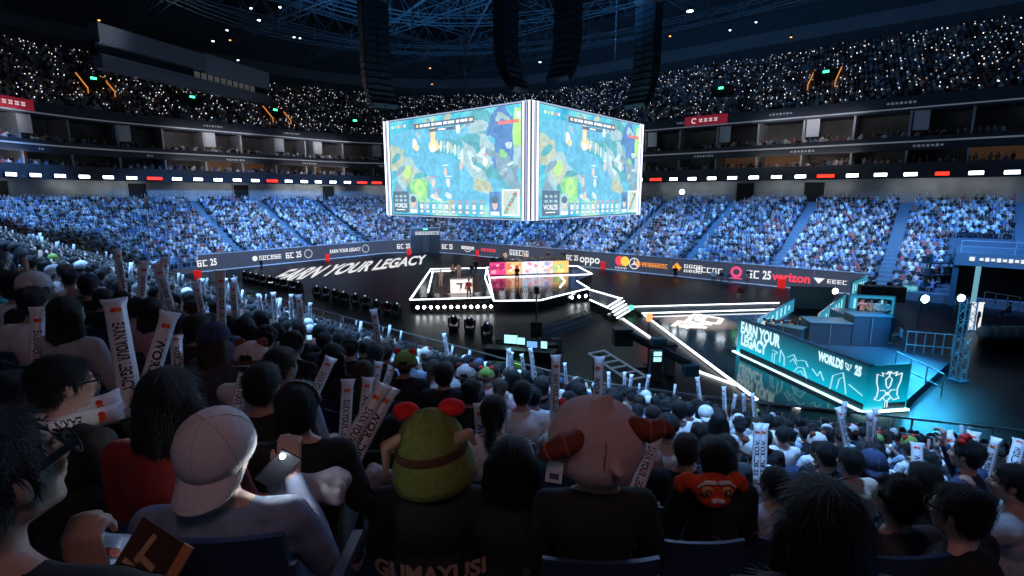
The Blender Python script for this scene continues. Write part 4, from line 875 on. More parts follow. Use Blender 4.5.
# camera crane
cr = empty('camera_crane', px(652, 358, 0), 0, 'long black camera crane beside the white light strip', 'camera crane'); o0 = px(652, 358, 0)
A, B = px(626, 333, 1.6) - o0, px(689, 364, 1.2) - o0
for off in (Vector((0, 0, .18)), Vector((0, 0, -.18))): MB().bar(A + off, B + off, .10).build('crane_arm', gear2, cr)
MB().bar(A, B, .32, .22).build('crane_beam', gear, cr); MB().box(A + Vector((-.2, 0, -.2)), (1.1, .9, 1.0)).build('counterweight', gear, cr, bevel=.05)
MB().box(B + Vector((.1, 0, -.3)), (.7, .6, .6)).build('camera_body', mat('camera_blue', (.05, .22, .32), .4), cr, bevel=.05)
MB().box(A.lerp(B, .55) + Vector((0, 0, .4)), (.8, .5, .4)).build('camera_box', mat('camera_blue'), cr, bevel=.04)
pb_ = A.lerp(B, .42); m = MB(); m.tube((pb_.x, pb_.y, 0), (pb_.x, pb_.y, pb_.z), .12); m.bar((pb_.x - .9, pb_.y, .1), (pb_.x + .9, pb_.y, .1), .14); m.bar((pb_.x, pb_.y - .9, .1), (pb_.x, pb_.y + .9, .1), .14); m.build('crane_base', gear, cr)
for i, (x, y) in enumerate(((655, 372), (668, 366))):
    ee = empty('rack_tower', px(x, y + 8, 0), 0, ('dark rack tower with two small lit displays by the fence', 'dark rack tower behind the camera crane arm')[i], 'equipment rack'); MB().box((0, 0, .8), (.6, .5, 1.6)).build('rack_body', gear2, ee, bevel=.03)
    if i == 0:
        for z in (1.5, 1.2): MB().box((0, -.26, z), (.4, .03, .22)).build('rack_display', scr_c, ee)
    else: MB().box((0, 0, 1.65), (.7, .6, .1)).build('rack_top', gear, ee)
def beacon(x, y, m_, lab, h=.9):
    ee = empty('beacon_lamp', px(x, y, 0), 0, lab, 'lamp'); MB().lathe([(.22, 0), (.2, .1), (.08, .14), (.06, h * .55)], 10).build('beacon_stand', gear, ee); MB().lathe([(.12, h * .55), (.2, h * .62), (.2, h * .95), (.1, h)], 12).build('beacon_glass', m_, ee, smooth=True)
beacon(648.5, 331, glow('beacon_red', (1, .10, .03), 6), 'glowing red lamp beside the runway steps', 1.3); beacon(631, 315, glow('beacon_green', (.05, .9, .3), 3), 'small green lamp at the foot of the runway steps', .8)
# ---------------------------------------------------------------- people
def fuse(name, prims, voxel, smooth=4):
    """one continuous surface grown from overlapping tapered limbs and rounded masses"""
    m = MB()
    for p in prims:
        if p[0] == 'c':
            _, a, b, r0, r1 = p; a, b = Vector(a), Vector(b)
            m.sphere(a, r0, 10, 7); m.sphere(b, r1, 10, 7)
            if (b - a).length > 1e-4: m.tube(a, b, r0, r1, 10)
        else:
            _, c, r = p[:3]; m.sphere(c, r, 16, 11, R=Euler(p[3]).to_matrix() if len(p) > 3 else None)
    me = bpy.data.meshes.new(name); me.from_pydata(m.v, [], m.f); o = bpy.data.objects.new(name, me); COL.objects.link(o)
    r = o.modifiers.new('r', 'REMESH'); r.mode = 'VOXEL'; r.voxel_size = voxel; s = o.modifiers.new('s', 'SMOOTH'); s.factor = 0.6; s.iterations = smooth
    out = bpy.data.meshes.new_from_object(o.evaluated_get(bpy.context.evaluated_depsgraph_get())); bpy.data.objects.remove(o); bpy.data.meshes.remove(me)
    out.polygons.foreach_set('use_smooth', [True] * len(out.polygons)); out.name = name; out.materials.clear(); out.materials.append(None); return out
def hand_prims(w, d, nrm, thumb, curl=0.6, s=1.0):
    """palm with five fingers. w wrist, d along the fingers, nrm back of the hand, thumb: side the thumb leaves"""
    w, d, nrm = Vector(w), Vector(d).normalized(), Vector(nrm); nrm = (nrm - d * nrm.dot(d)).normalized(); t = d.cross(nrm) ; t = t if t.dot(Vector(thumb)) > 0 else -t
    out = []
    for i, x in enumerate((0.030, 0.010, -0.011, -0.031)):
        k = w + d * 0.088 * s + t * x * s; out.append(('c', w + t * x * 0.6 * s, k, 0.016 * s, 0.0115 * s)); L = (0.038, 0.044, 0.040, 0.031)[i] * s; p = k; a = curl * (0.7 + i * 0.12)
        for j in range(3):
            dd = d * math.cos(a) - nrm * math.sin(a); q = p + dd * L * (1, 0.68, 0.5)[j]; out.append(('c', p, q, (0.0105 - j * 0.001) * s, (0.0095 - j * 0.001) * s)); p = q; a += curl * 0.9
    b = w + d * 0.022 * s + t * 0.022 * s; q = b + (d * 0.55 + t * 0.75 - nrm * 0.35 * curl).normalized() * 0.045 * s; r = q + (d * 0.9 + t * 0.15 - nrm * 0.5 * curl).normalized() * 0.032 * s
    return out + [('c', b, q, 0.016 * s, 0.012 * s), ('c', q, r, 0.012 * s, 0.009 * s)]
def head_prims(c, rot):
    R = Euler(rot).to_matrix(); c = Vector(c); T = lambda v: c + R @ Vector(v); E = lambda v, r, e=(0, 0, 0): ('e', T(v), r, (R @ Euler(e).to_matrix()).to_euler())
    return [E((0, -0.012, 0.025), (0.076, 0.094, 0.088)), E((0, 0.022, -0.03), (0.062, 0.070, 0.078)), E((0, 0.05, -0.083), (0.034, 0.034, 0.026)), ('c', T((-.045, .0, -.06)), T((-.02, .058, -.085)), .02, .018), ('c', T((.045, .0, -.06)), T((.02, .058, -.085)), .02, .018),
            ('c', T((0, .086, .012)), T((0, .108, -.028)), .008, .013), E((-.011, .098, -.032), (.010, .011, .008)), E((.011, .098, -.032), (.010, .011, .008)), E((0, .078, .024), (.045, .016, .010)),
            E((0, .088, -.055), (.022, .010, .006)), E((0, .086, -.066), (.019, .011, .007)), E((-.040, .066, -.022), (.020, .018, .018)), E((.040, .066, -.022), (.020, .018, .018)),
            E((-.076, -.008, -.005), (.010, .019, .031), (0.1, 0, -0.3)), E((.076, -.008, -.005), (.010, .019, .031), (0.1, 0, 0.3))]
def L3(a, b, t): return Vector(a).lerp(Vector(b), t)
BASE = dict(head=(0, 0.03, 1.16), hrot=(0, 0, 0), hip=(0, 0, 0.50), chest=(0, -0.01, 0.86), neck=(0, 0.0, 1.0), shL=(-0.185, 0, 0.955), shR=(0.185, 0, 0.955), elL=(-0.25, 0.04, 0.68), elR=(0.25, 0.04, 0.68), haL=(-0.10, 0.27, 0.62), haR=(0.10, 0.27, 0.62),
            hdL=(0.1, 1, -0.2), hdR=(-0.1, 1, -0.2), kL=(-0.12, 0.42, 0.50), kR=(0.12, 0.42, 0.50), aL=(-0.12, 0.40, 0.10), aR=(0.12, 0.40, 0.10), curl=0.6)
POSES = dict(lap={}, up=dict(elL=(-0.29, 0.16, 0.82), elR=(0.29, 0.16, 0.82), haL=(-0.20, 0.27, 1.06), haR=(0.20, 0.27, 1.06), hdL=(0.1, .1, 1), hdR=(-.1, .1, 1), curl=1.1),
    oneup=dict(elR=(0.30, 0.14, 0.84), haR=(0.24, 0.26, 1.10), hdR=(0, .1, 1), curl=1.1), chin=dict(elR=(0.16, 0.20, 0.74), haR=(0.06, 0.14, 0.96), hdR=(-0.15, 0.1, 1), curl=1.0, hrot=(0.08, 0, 0.1)),
    phone=dict(elL=(-0.20, 0.17, 0.74), elR=(0.20, 0.17, 0.74), haL=(-0.07, 0.32, 0.90), haR=(0.07, 0.32, 0.90), hdL=(.4, .3, 1), hdR=(-.4, .3, 1), curl=0.9, hrot=(-0.15, 0, 0)),
    stand=dict(hip=(0, 0, 0.95), head=(0, 0.03, 1.62), chest=(0, 0, 1.28), neck=(0, 0, 1.45), shL=(-0.19, 0, 1.40), shR=(0.19, 0, 1.40), elL=(-0.25, -0.02, 1.12), elR=(0.25, 0.02, 1.12), haL=(-0.22, 0.12, 0.90), haR=(0.12, 0.24, 1.12), hdL=(0, .3, -1), hdR=(-.6, .6, .1), kL=(-0.11, 0.03, 0.52), kR=(0.13, 0.02, 0.52), aL=(-0.12, -0.02, 0.09), aR=(0.15, -0.02, 0.09)))
BODY_CACHE = {}
def body_meshes(pose='lap', voxel=0.014, sleeve=1, over=None, key=None, fat=1.0):
    k = (pose, voxel, sleeve, key, fat)
    if k in BODY_CACHE: return BODY_CACHE[k]
    P = dict(BASE); P.update(POSES[pose]); P.update(over or {}); P = {a: (Vector(b) if isinstance(b, tuple) else b) for a, b in P.items()}
    hip, ch, nk, hd = P['hip'], P['chest'], P['neck'], P['head']; waist = hip.lerp(ch, 0.5)
    b = head_prims(hd, tuple(P['hrot'])) + [('c', nk - Z_ * .04, hd + Vector((0, -.025, -.06)), 0.056, 0.052), ('e', ch, (0.145, 0.095, 0.16)), ('e', waist, (0.125, 0.09, 0.14)), ('e', hip, (0.145, 0.11, 0.11)), ('c', P['shL'], P['shR'], 0.05, 0.05), ('c', P['shL'].lerp(nk, .5) + Z_ * .012, nk + Z_ * .02, .035, .05), ('c', P['shR'].lerp(nk, .5) + Z_ * .012, nk + Z_ * .02, .035, .05)]
    sh = [('e', ch + Z_ * .01, (0.172 * fat, 0.118 * fat, 0.165)), ('e', waist, (0.158 * fat, 0.118 * fat, 0.17)), ('e', hip, (0.168 * fat, 0.13 * fat, 0.12)), ('c', P['shL'], P['shR'], 0.066, 0.066), ('c', P['shL'].lerp(nk, .45), nk - Z_ * .005, .05, .066), ('c', P['shR'].lerp(nk, .45), nk - Z_ * .005, .05, .066)]
    for s in 'LR':
        S, E_, H = P['sh' + s], P['el' + s], P['ha' + s]; hd_ = P['hd' + s]; sx = -1 if s == 'L' else 1
        b += [('c', S, E_, 0.046, 0.038), ('c', E_, H, 0.038, 0.026)]; b += hand_prims(H, hd_, Vector((0, -1, 0.6)) if hd_.z > .5 else Vector((0, 0.2, 1)), (-sx, 0, 0), P['curl'])
        sh += [('c', S, S.lerp(E_, .92 if sleeve else .8), 0.066, 0.056)]
        if sleeve: sh += [('c', E_, E_.lerp(H, .88), 0.054, 0.040)]
        K, A = P['k' + s], P['a' + s]; h = hip + Vector((sx * .09, 0, -.02)); b += [('c', h, K, .082, .055), ('c', K, A, .052, .036), ('c', A - Z_ * .03, A + Vector((0, .16, -.055)), .038, .03)]
    tr = [('e', hip + Z_ * -.02, (0.165, 0.125, 0.10))]
    for s in 'LR':
        sx = -1 if s == 'L' else 1; K, A = P['k' + s], P['a' + s]; h = hip + Vector((sx * .09, 0, -.02)); tr += [('c', h, K, .098, .070), ('c', K, A.lerp(K, .1), .068, .056)]
    r = (fuse('person', b, voxel), fuse('shirt', sh, voxel * 1.3, 5), fuse('trousers', tr, voxel * 1.6, 3), P)
    if voxel < .02:
        me = r[1]; me.update(); off = (hash(str(key)) % 7) if False else len(str(key)) * 1.3
        n_ = len(me.vertices); co = np.empty(n_ * 3, np.float32); no = np.empty(n_ * 3, np.float32); me.vertices.foreach_get('co', co); me.vertices.foreach_get('normal', no); co = co.reshape(-1, 3); no = no.reshape(-1, 3)
        f = np.array([noise.noise((x * 9 + off, y * 9, z * 3.2)) + .6 * noise.noise((x * 5, y * 14, z * 12 + off)) for x, y, z in co.tolist()], np.float32)      # cloth folds that run down and gather at the waist and elbows
        me.vertices.foreach_set('co', (co + no * (f * .0095)[:, None]).ravel()); me.update()
    BODY_CACHE[k] = r; return r
HAIR = {}
def hair_mesh(style, voxel=0.010):
    k = (style, voxel)
    if k in HAIR: return HAIR[k]
    p = [('e', (0, -0.022, 0.040), (0.087, 0.100, 0.088)), ('e', (0, -0.055, -0.010), (0.076, 0.058, 0.068))]
    r = random.Random(len(style))
    if style == 'short': p += [('e', (0, .036, .080), (.060, .045, .026)), ('c', (-.075, .012, .03), (-.076, .008, -.012), .014, .008), ('c', (.075, .012, .03), (.076, .008, -.012), .014, .008)]
    if style == 'bowl': p = [('e', (0, -0.02, 0.040), (0.096, 0.108, 0.092)), ('e', (0, -.05, -.02), (.09, .07, .08)), ('e', (0, .06, .07), (.07, .04, .04))]
    if style == 'curly':
        for i in range(46):
            t, f = r.uniform(0, 6.28), r.uniform(-.25, 1.4); q = Vector((.088 * math.cos(f) * math.cos(t), .10 * math.cos(f) * math.sin(t) - .025, .03 + .09 * math.sin(f)))
            if q.y > .05 and q.z < .06: continue
            p.append(('e', q, (.024, .024, .024)))
    if style in ('long', 'longer'):
        L = .30 if style == 'long' else .46
        for i in range(9):
            x = (i - 4) * .021; p.append(('c', (x, -.07 + abs(x) * .5, .0), (x * 1.5, -.115 + abs(x) * .7, -L + r.uniform(-.02, .02)), .038, .024))
        for s in (-1, 1): p += [('c', (s * .078, -.01, .02), (s * .10, -.03, -.18), .026, .03), ('c', (s * .10, -.03, -.18), (s * .115, -.04, -L + .05), .03, .018)]
    if style == 'bob':
        for i in range(9):
            x = (i - 4) * .022; p.append(('c', (x, -.06 + abs(x) * .4, .0), (x * 1.12, -.085 + abs(x) * .6, -.115), .038, .026))
        for s in (-1, 1): p += [('c', (s * .08, -.005, .02), (s * .092, 0, -.10), .024, .02)]
    if style == 'bun': p += [('e', (0, -.10, .085), (.042, .042, .042))]
    if style == 'tail':
        p += [('e', (0, -.115, .03), (.03, .03, .03)), ('c', (0, -.12, .03), (0, -.155, -.10), .028, .034), ('c', (0, -.155, -.10), (0, -.14, -.24), .034, .012)]
    HAIR[k] = fuse('hair', p, voxel, 3 if style == 'curly' else 5); return HAIR[k]
def hair_mat(name, col): return mat(name, col, 0.5, bump=0.7, bscale=30, stretch=(16, 16, 1.2), spec=0.35)
STRANDS = {}
def strands(style, voxel):
    k = (style, voxel)
    if k in STRANDS: return STRANDS[k]
    me = hair_mesh(style, voxel); me.update(); r = random.Random(5); n = len(me.vertices); cnt = {True: 2600, False: 900}[voxel < .0095]; lng = style in ('long', 'longer', 'bob', 'tail'); m = MB()
    for i in range(cnt):
        v = me.vertices[r.randrange(n)]; p, nn = v.co.copy(), v.normal.copy(); rad = Vector((p.x, p.y + .03, 0)); rad = rad.normalized() if rad.length > 1e-3 else Vector((0, -1, 0))
        d = rad * (.8 if p.z > .06 else .1) + Vector((0, 0, -1.0 if p.z < .09 else -.3)); d = d - nn * d.dot(nn); d = d.normalized() if d.length > 1e-3 else rad
        w_ = Vector((r.uniform(-1, 1), r.uniform(-1, 1), r.uniform(-1, 1))) * (.18 if lng else .45); L = r.uniform(.03, .07) * (1.3 if lng else .55); s = nn.cross(d).normalized() * r.uniform(.0010, .0020)
        if style == 'curly': w_ *= 2; L *= .8
        q = p + (d + w_ * .5 + nn * .12).normalized() * L * .6 + nn * .002; e_ = q + (d + w_ + nn * (.10 if lng else .25)).normalized() * L * .5; m.add([p - s, p + s, q + s * .8, q - s * .8, e_], [(0, 1, 2, 3), (3, 2, 4)])
    o = bpy.data.meshes.new('hair_strand'); o.from_pydata(m.v, [], m.f); o.materials.append(None); o.update(); STRANDS[k] = o; return o
HM = [hair_mat('hair_black', (0.010, 0.009, 0.010)), hair_mat('hair_dark_brown', (0.022, 0.014, 0.011)), hair_mat('hair_brown', (0.06, 0.035, 0.022)), hair_mat('hair_ash', (0.35, 0.28, 0.22))]
SKIN = [mat('skin_%d' % i, c, 0.5, bump=0.05, bscale=90) for i, c in enumerate(((0.58, 0.37, 0.29), (0.50, 0.31, 0.24), (0.64, 0.43, 0.34)))]
def cloth(name, col): return mat('cloth_' + name, col, 0.85, bump=0.35, bscale=22, var=0.12, vscale=5)
TOPC = {'black': (0.014, 0.014, 0.017), 'white': (0.74, 0.74, 0.76), 'pale grey': (0.45, 0.46, 0.50), 'navy blue': (0.03, 0.05, 0.12), 'pale blue': (0.36, 0.48, 0.66), 'dark grey': (0.06, 0.062, 0.07), 'beige': (0.52, 0.42, 0.34), 'dusty pink': (0.55, 0.30, 0.32), 'teal': (0.05, 0.42, 0.42), 'dark red': (0.25, 0.02, 0.02)}
def set_mat(o, m):
    if not len(o.material_slots): o.data.materials.append(m)
    o.material_slots[0].link = 'OBJECT'; o.material_slots[0].material = m; return o
def eyes(P, body, m_=None):
    R = Euler(tuple(P['hrot'])).to_matrix()
    for s in (-1, 1):
        c = P['head'] + R @ Vector((s * .030, .083, .006)); m = MB(); m.sphere(c, (.0125, .008, .008), 10, 8, 0, R); m.sphere(c + R @ Vector((0, .005, 0)), .0052, 8, 6, 1, R)
        m.build('eye', [mat('eye_white', (.7, .7, .7), .3), mat('iris', (.02, .012, .01), .2)], body, smooth=True)
        m = MB(); m.bar(c + R @ Vector((-.016, .004, .020)), c + R @ Vector((.016, .004, .021)), .006, .005); m.build('eyebrow', HM[0], body)
def person(pos, yaw, pose='lap', top='white', hair='short', hm=0, skin=0, label='', group=None, voxel=0.014, sleeve=1, scale=1.0, trousers='dark grey', over=None, key=None, fat=1.0, top_mat=None, hair_vox=0.010, face=False):
    bm, sm, tm, P = body_meshes(pose, voxel, sleeve, over, key, fat)
    o = put('person', bm, None, loc=pos, rot=(0, 0, yaw)); o.scale = (scale,) * 3; tag(o, label, 'person', group); set_mat(o, SKIN[skin])
    set_mat(put('shirt', sm, o), top_mat or cloth(top, TOPC[top])); set_mat(put('trousers', tm, o), cloth(trousers, TOPC[trousers]))
    if hair: h = put('hair', hair_mesh(hair, hair_vox), o, loc=P['head'], rot=tuple(P['hrot'])); set_mat(h, HM[hm]); hs_ = put('loose_hair', strands(hair, hair_vox), h) if hair_vox < .014 else None; hs_ and set_mat(hs_, HM[hm])
    if face: eyes(P, o)
    return o, P
# ---- worn things (children of the wearer)
def cap(par, P, m_, back=False, tilt=0.0):
    R = Matrix.Translation(P['head']) @ Euler(tuple(P['hrot'])).to_matrix().to_4x4() @ Matrix.Rotation(math.pi if back else 0, 4, 'Z') @ Matrix.Rotation(tilt, 4, 'X'); m = MB()
    prof = [(.104, .0), (.106, .03), (.100, .065), (.082, .10), (.05, .125), (.014, .135)]
    m.lathe(prof, 24, M=R @ Matrix.Translation((0, -.012 if not back else .012, .012)) @ Matrix.Scale(1.10, 4, (0, 1, 0))); o = m.build('cap', m_, par, smooth=True)
    b = MB(); n = 14; vs = []
    for r_, z in ((.0, 0), (1, 0)):
        for i in range(n + 1):
            t = math.pi * i / n; x = .092 * math.cos(t) * (1 - .08 * r_); y = (.055 * math.sin(t) + .035) if r_ == 0 else (.055 + .125 * math.sin(t) ** .8)
            vs.append(R @ Vector((x, y + .02, .016 - .03 * r_ + .0 - 1.6 * x * x)))
    k = n + 1; top_ = len(vs); vs2 = vs + [v - R.to_3x3() @ Vector((0, 0, .006)) for v in vs]
    fs = [(i, i + 1, k + i + 1, k + i) for i in range(n)] + [(top_ + i, top_ + k + i, top_ + k + i + 1, top_ + i + 1) for i in range(n)] + [(k + i, k + i + 1, top_ + k + i + 1, top_ + k + i) for i in range(n)]
    b.add(vs2, fs); b.build('cap_brim', m_, o, smooth=True)
    s = MB(); s.sphere(R @ Vector((0, -.012 if not back else .012, .149)), .008, 8, 6); s.build('cap_button', m_, o, smooth=True)
    s = MB(); c0 = Vector((0, -.012 if not back else .012, .012))
    for i in range(6):
        t = math.pi * i / 3 + .5; pr = [(r + .0012, z) for r, z in prof]; pts = [R @ (c0 + Vector((r * math.cos(t), 1.1 * r * math.sin(t), z))) for r, z in pr]; s.path(pts, .0007, 5)
    s.build('cap_seam', mat('seam_grey', (.3, .3, .32), .8), o); return o
def crowd_hat(par, P, kind):
    R = Matrix.Translation(P['head']) @ Euler(tuple(P['hrot'])).to_matrix().to_4x4(); gm_ = mat('plush_green', (.22, .34, .07), .95, bump=.8, bscale=90); m = MB()
    m.lathe([(.128, -.01), (.112, .02), (.115, .07), (.09, .12), (.03, .15)], 16, M=R); o = m.build('plush_hat', gm_ if kind == 0 else mat('plush_white', (.7, .66, .64), .95, bump=.8, bscale=90), par, smooth=True)
    for s in (-1, 1): m = MB(); m.sphere(R @ Vector((s * .075, 0, .135)), (.042, .035, .04), 8, 6); m.build('hat_ear', mat('plush_red', (.75, .03, .03), .9) if kind == 0 else mat('plush_brown', (.22, .05, .03), .9), o, smooth=True)
    m = MB(); m.lathe([(.130, .0), (.132, .012), (.130, .026)], 16, M=R); m.build('hat_band', mat('plush_band', (.12, .05, .03), .9), o, smooth=True); return o
# ---- thunder sticks
tube_m = mat('stick_white', (0.80, 0.80, 0.84), 0.32, bump=0.25, bscale=14); ink_m = mat('stick_ink', (0.01, 0.01, 0.012), 0.5); red_m = mat('stick_red', (0.85, 0.03, 0.02), 0.5); or_m = mat('stick_orange', (0.9, 0.20, 0.03), 0.5)
def stick_mesh(txt, L=0.60, r=0.042, emblem=True):
    k = ('stick', txt, L, r)
    if k in _TXT: return _TXT[k]
    m = MB(); n = 20; st = [(0, 1.25, .06), (.02, 1.2, .25), (.055, 1.05, .85), (.10, 1, 1), (.5, 1, 1), (.90, 1, 1), (.945, 1.05, .85), (.98, 1.2, .25), (1.0, 1.28, .06)]; vs = []; fs = []
    for t, sx, sy in st:
        for i in range(n): a = 2 * math.pi * i / n; vs.append((r * sx * math.cos(a), r * sy * math.sin(a), t * L + (.012 * abs(math.cos(a)) if t == 1 else (-.012 * abs(math.cos(a)) if t == 0 else 0))))
    for j in range(len(st) - 1): fs += [(j * n + i, j * n + (i + 1) % n, (j + 1) * n + (i + 1) % n, (j + 1) * n + i) for i in range(n)]
    fs += [tuple(range(n))[::-1], tuple(range((len(st) - 1) * n, len(st) * n))]; m.add(vs, fs)
    me = bpy.data.meshes.new('tube_body'); me.from_pydata(m.v, [], m.f); me.materials.append(tube_m); me.polygons.foreach_set('use_smooth', [True] * len(m.f))
    wrap = lambda x, y, dz=0: ((r + .0022) * math.sin(y / r), -(r + .0022) * math.cos(y / r), L * .5 - x + dz)
    vs, fs = text_mesh(txt, 1.0, 1.0, 0.03); x0 = min(v[0] for v in vs); x1 = max(v[0] for v in vs); y0 = min(v[1] for v in vs); y1 = max(v[1] for v in vs)
    S = L * .60 / (x1 - x0); H = r * 1.05 / (y1 - y0); vv = [wrap((v[0] - (x0 + x1) / 2) * S, (v[1] - (y0 + y1) / 2) * H, -L * .07) for v in vs]
    tm = bpy.data.meshes.new('lettering'); tm.from_pydata(vv, [], fs); tm.materials.append(ink_m)
    em = MB()
    for cx, mi in ((-.009, 0), (.009, 1)):
        pts = [wrap(-L * .345 + .014 * math.sin(2 * math.pi * i / 14), cx + .014 * math.cos(2 * math.pi * i / 14), .001) for i in range(14)]; em.add([(p[0], p[1] - mi * .0006, p[2]) for p in pts], [tuple(range(14))[::-1]], mi)
    e2 = bpy.data.meshes.new('emblem'); e2.from_pydata(em.v, [], em.f); e2.materials.append(red_m); e2.materials.append(or_m); e2.polygons.foreach_set('material_index', em.m)
    _TXT[k] = (me, tm, e2); return _TXT[k]
def stick(a, b, label, txt='EARN YOUR LEGACY', group=None, roll=0.0, r=0.042, L=None, parts=True):
    a, b = Vector(a), Vector(b); ax = (b - a).normalized(); Lr = L or (b - a).length; view = (a + b) / 2 - EYE; X = view.cross(ax).normalized(); X = X if X.x > 0 else -X; Y = ax.cross(X)
    R = Matrix((X, Y, ax)).transposed() @ Matrix.Rotation(roll, 3, 'Z'); me, tm, em = stick_mesh(txt, 0.60, r); s = Lr / 0.60
    e = empty('thunder_stick', a, 0, label, 'inflatable stick', group); e.rotation_euler = R.to_euler(); e.scale = (s, s, s)
    put('tube_body', me, e); put('lettering', tm, e); put('emblem', em, e); return e
# ---------------------------------------------------------------- the people close to the camera, one by one
def at_head(x, y, D, P, scale=1.0, yaw=0.0):
    h = Matrix.Rotation(yaw, 3, 'Z') @ (Vector(P['head']) * scale); return pd(x, y, D) - h
HERO = []
def hero(x, y, D, yaw=0.0, pose='lap', top='black', hair='short', label='', over=None, key=None, voxel=0.010, scale=1.0, **k):
    P = dict(BASE); P.update(POSES[pose]); P.update(over or {})
    pos = at_head(x, y, D, P, scale, yaw); o, PP = person(pos, yaw, pose, top, hair, label=label, over=over, key=key or (label if over else None), voxel=voxel, scale=scale, **k)
    HERO.append((pd(x, y, D), D)); return o, PP
gl_m = mat('glasses_frame', (.01, .01, .012), .3); lens_m = mat('sun_lens', (.01, .015, .02), .05, spec=1.0); lens_b = mat('lens_glint', (.02, .10, .18), .04, spec=1.0)  # blue glint on the sunglasses put into the lens colour
def glasses(par, P, dark=True, blue=False):
    R = Matrix.Translation(P['head']) @ Euler(tuple(P['hrot'])).to_matrix().to_4x4(); m = MB()
    for s in (-1, 1): m.bar(R @ Vector((s * .070, .095, .012)), R @ Vector((s * .080, -.015, .012)), .004, .007 if not dark else .014); m.bar(R @ Vector((s * .08, -.015, .012)), R @ Vector((s * .078, -.04, -.012)), .004, .005)
    m.bar(R @ Vector((-.01, .112, .012)), R @ Vector((.01, .112, .012)), .004, .004)
    for s in (-1, 1):
        pts = [R @ Vector((s * .040 + .031 * math.cos(t), .108 - .012 * abs(math.cos(t)) * (1 if s * math.cos(t) > 0 else .2), .002 + .023 * math.sin(t))) for t in [2 * math.pi * i / 14 for i in range(15)]]; m.path(pts, .0028, 6)
    o = m.build('glasses', gl_m, par)
    for s in (-1, 1):
        pts = [R @ Vector((s * .040 + .030 * math.cos(t), .108 - .012 * abs(math.cos(t)) * (1 if s * math.cos(t) > 0 else .2), .002 + .022 * math.sin(t))) for t in [2 * math.pi * i / 14 for i in range(14)]]
        if dark: n_ = len(pts); mm = MB(); off = R.to_3x3() @ Vector((0, .0015, 0)); mm.add([p + off for p in pts] + [p - off for p in pts], [tuple(range(n_)), tuple(range(n_, 2 * n_))[::-1]] + [(i, n_ + i, n_ + (i + 1) % n_, (i + 1) % n_) for i in range(n_)]); mm.build('lens', lens_b if blue else lens_m, o)
# bottom left: person in sunglasses, hand raised to the chin
o, P = hero(-8, 478, 0.80, -0.12, 'lap', 'black', 'short', 'large dark profile of person in sunglasses at the bottom left corner, fist under the chin', key='h1', voxel=0.006, skin=1, face=True, hair_vox=.006,
    over=dict(elR=(0.30, 0.22, 0.72), haR=(0.02, 0.155, 0.875), hdR=(-0.15, -0.05, 1), curl=1.15, hrot=(0.22, 0, -0.12))); glasses(o, P, True, True)
# man in glasses beyond
o, P = hero(64, 385, 1.95, -0.30, 'lap', 'black', 'short', 'man in thin glasses and black shirt seen in profile, two sticks lying before him', key='h2', voxel=0.008, face=True, hair_vox=.007, over=dict(hrot=(-.05, 0, -.25))); glasses(o, P, False)
hero(172, 400, 1.72, -0.1, 'lap', 'dark red', 'longer', 'long black-haired spectator in dark red top beside the white cap', key='h3', hair_vox=.007)
m4 = mat('denim_grey_blue', (.20, .24, .34), .85, bump=.4, bscale=16, var=.25, vscale=3)
o, P = hero(221, 452, 1.42, 0.12, 'lap', 'pale grey', 'short', 'spectator in pale backwards cap and grey-blue jacket, lifting a lit phone', key='h4', voxel=.007, top_mat=m4, fat=1.12, face=True,
    over=dict(elR=(0.25, 0.12, 0.72), haR=(0.135, 0.20, 0.99), hdR=(-0.1, 0.35, 1), curl=1.0, hrot=(-.05, 0, -.1))); cap(o, P, mat('cap_white', (.72, .66, .66), .85, bump=.4, bscale=60), True, -0.42)
PH4 = o.matrix_basis @ Vector((0.15, 0.27, 1.12))
hero(264, 386, 2.45, 0.0, 'lap', 'black', 'short', 'spectator in black shirt with short dark hair just beyond the white cap', skin=1)
o, P = hero(299, 408, 2.2, 0.1, 'lap', 'black', 'bowl', 'spectator in black shirt with glinting black headband over bowl-cut hair', key='h6', voxel=.009)
mb = MB(); R = Matrix.Translation(P['head']); pts = [R @ Vector((.100 * math.cos(t), -.02, .03 + .105 * math.sin(t))) for t in [math.pi * i / 16 for i in range(17)]]; mb.path(pts, .006, 6); mb.build('headband', mat('headband_shine', (.3, .32, .36), .15, .8), o, smooth=True)
# grey jacket heaped over a seat back
def heap(c, R3, label, cat, m_, name, seed, s):
    r = random.Random(seed); pr = []
    for i in range(14): pr.append(('c', Vector((r.uniform(-1, 1) * s * .7, r.uniform(-.5, .5) * s * .5, r.uniform(-.3, .5) * s * .5)), Vector((r.uniform(-1, 1) * s, r.uniform(-.5, .5) * s * .6, r.uniform(-.7, .1) * s * .6)), r.uniform(.25, .42) * s * .6, r.uniform(.15, .35) * s * .5))
    me = fuse(name, pr, .010, 3); o = put(name, me, None, loc=c, rot=R3); set_mat(o, m_); return tag(o, label, cat)
heap(pd(311, 487, 1.72), (0, .2, .3), 'crumpled pale grey hoodie heaped over a seat back beside the lit phone', 'hoodie', mat('hoodie_grey', (.42, .40, .46), .9, bump=.4, bscale=20), 'hoodie', 4, .17)
heap(pd(366, 478, 2.3), (0, 0, .2), 'pale crumpled jacket bundled beside the green plush hat', 'jacket', mat('jacket_pale', (.42, .40, .44), .9, bump=.4, bscale=20), 'jacket', 6, .17)
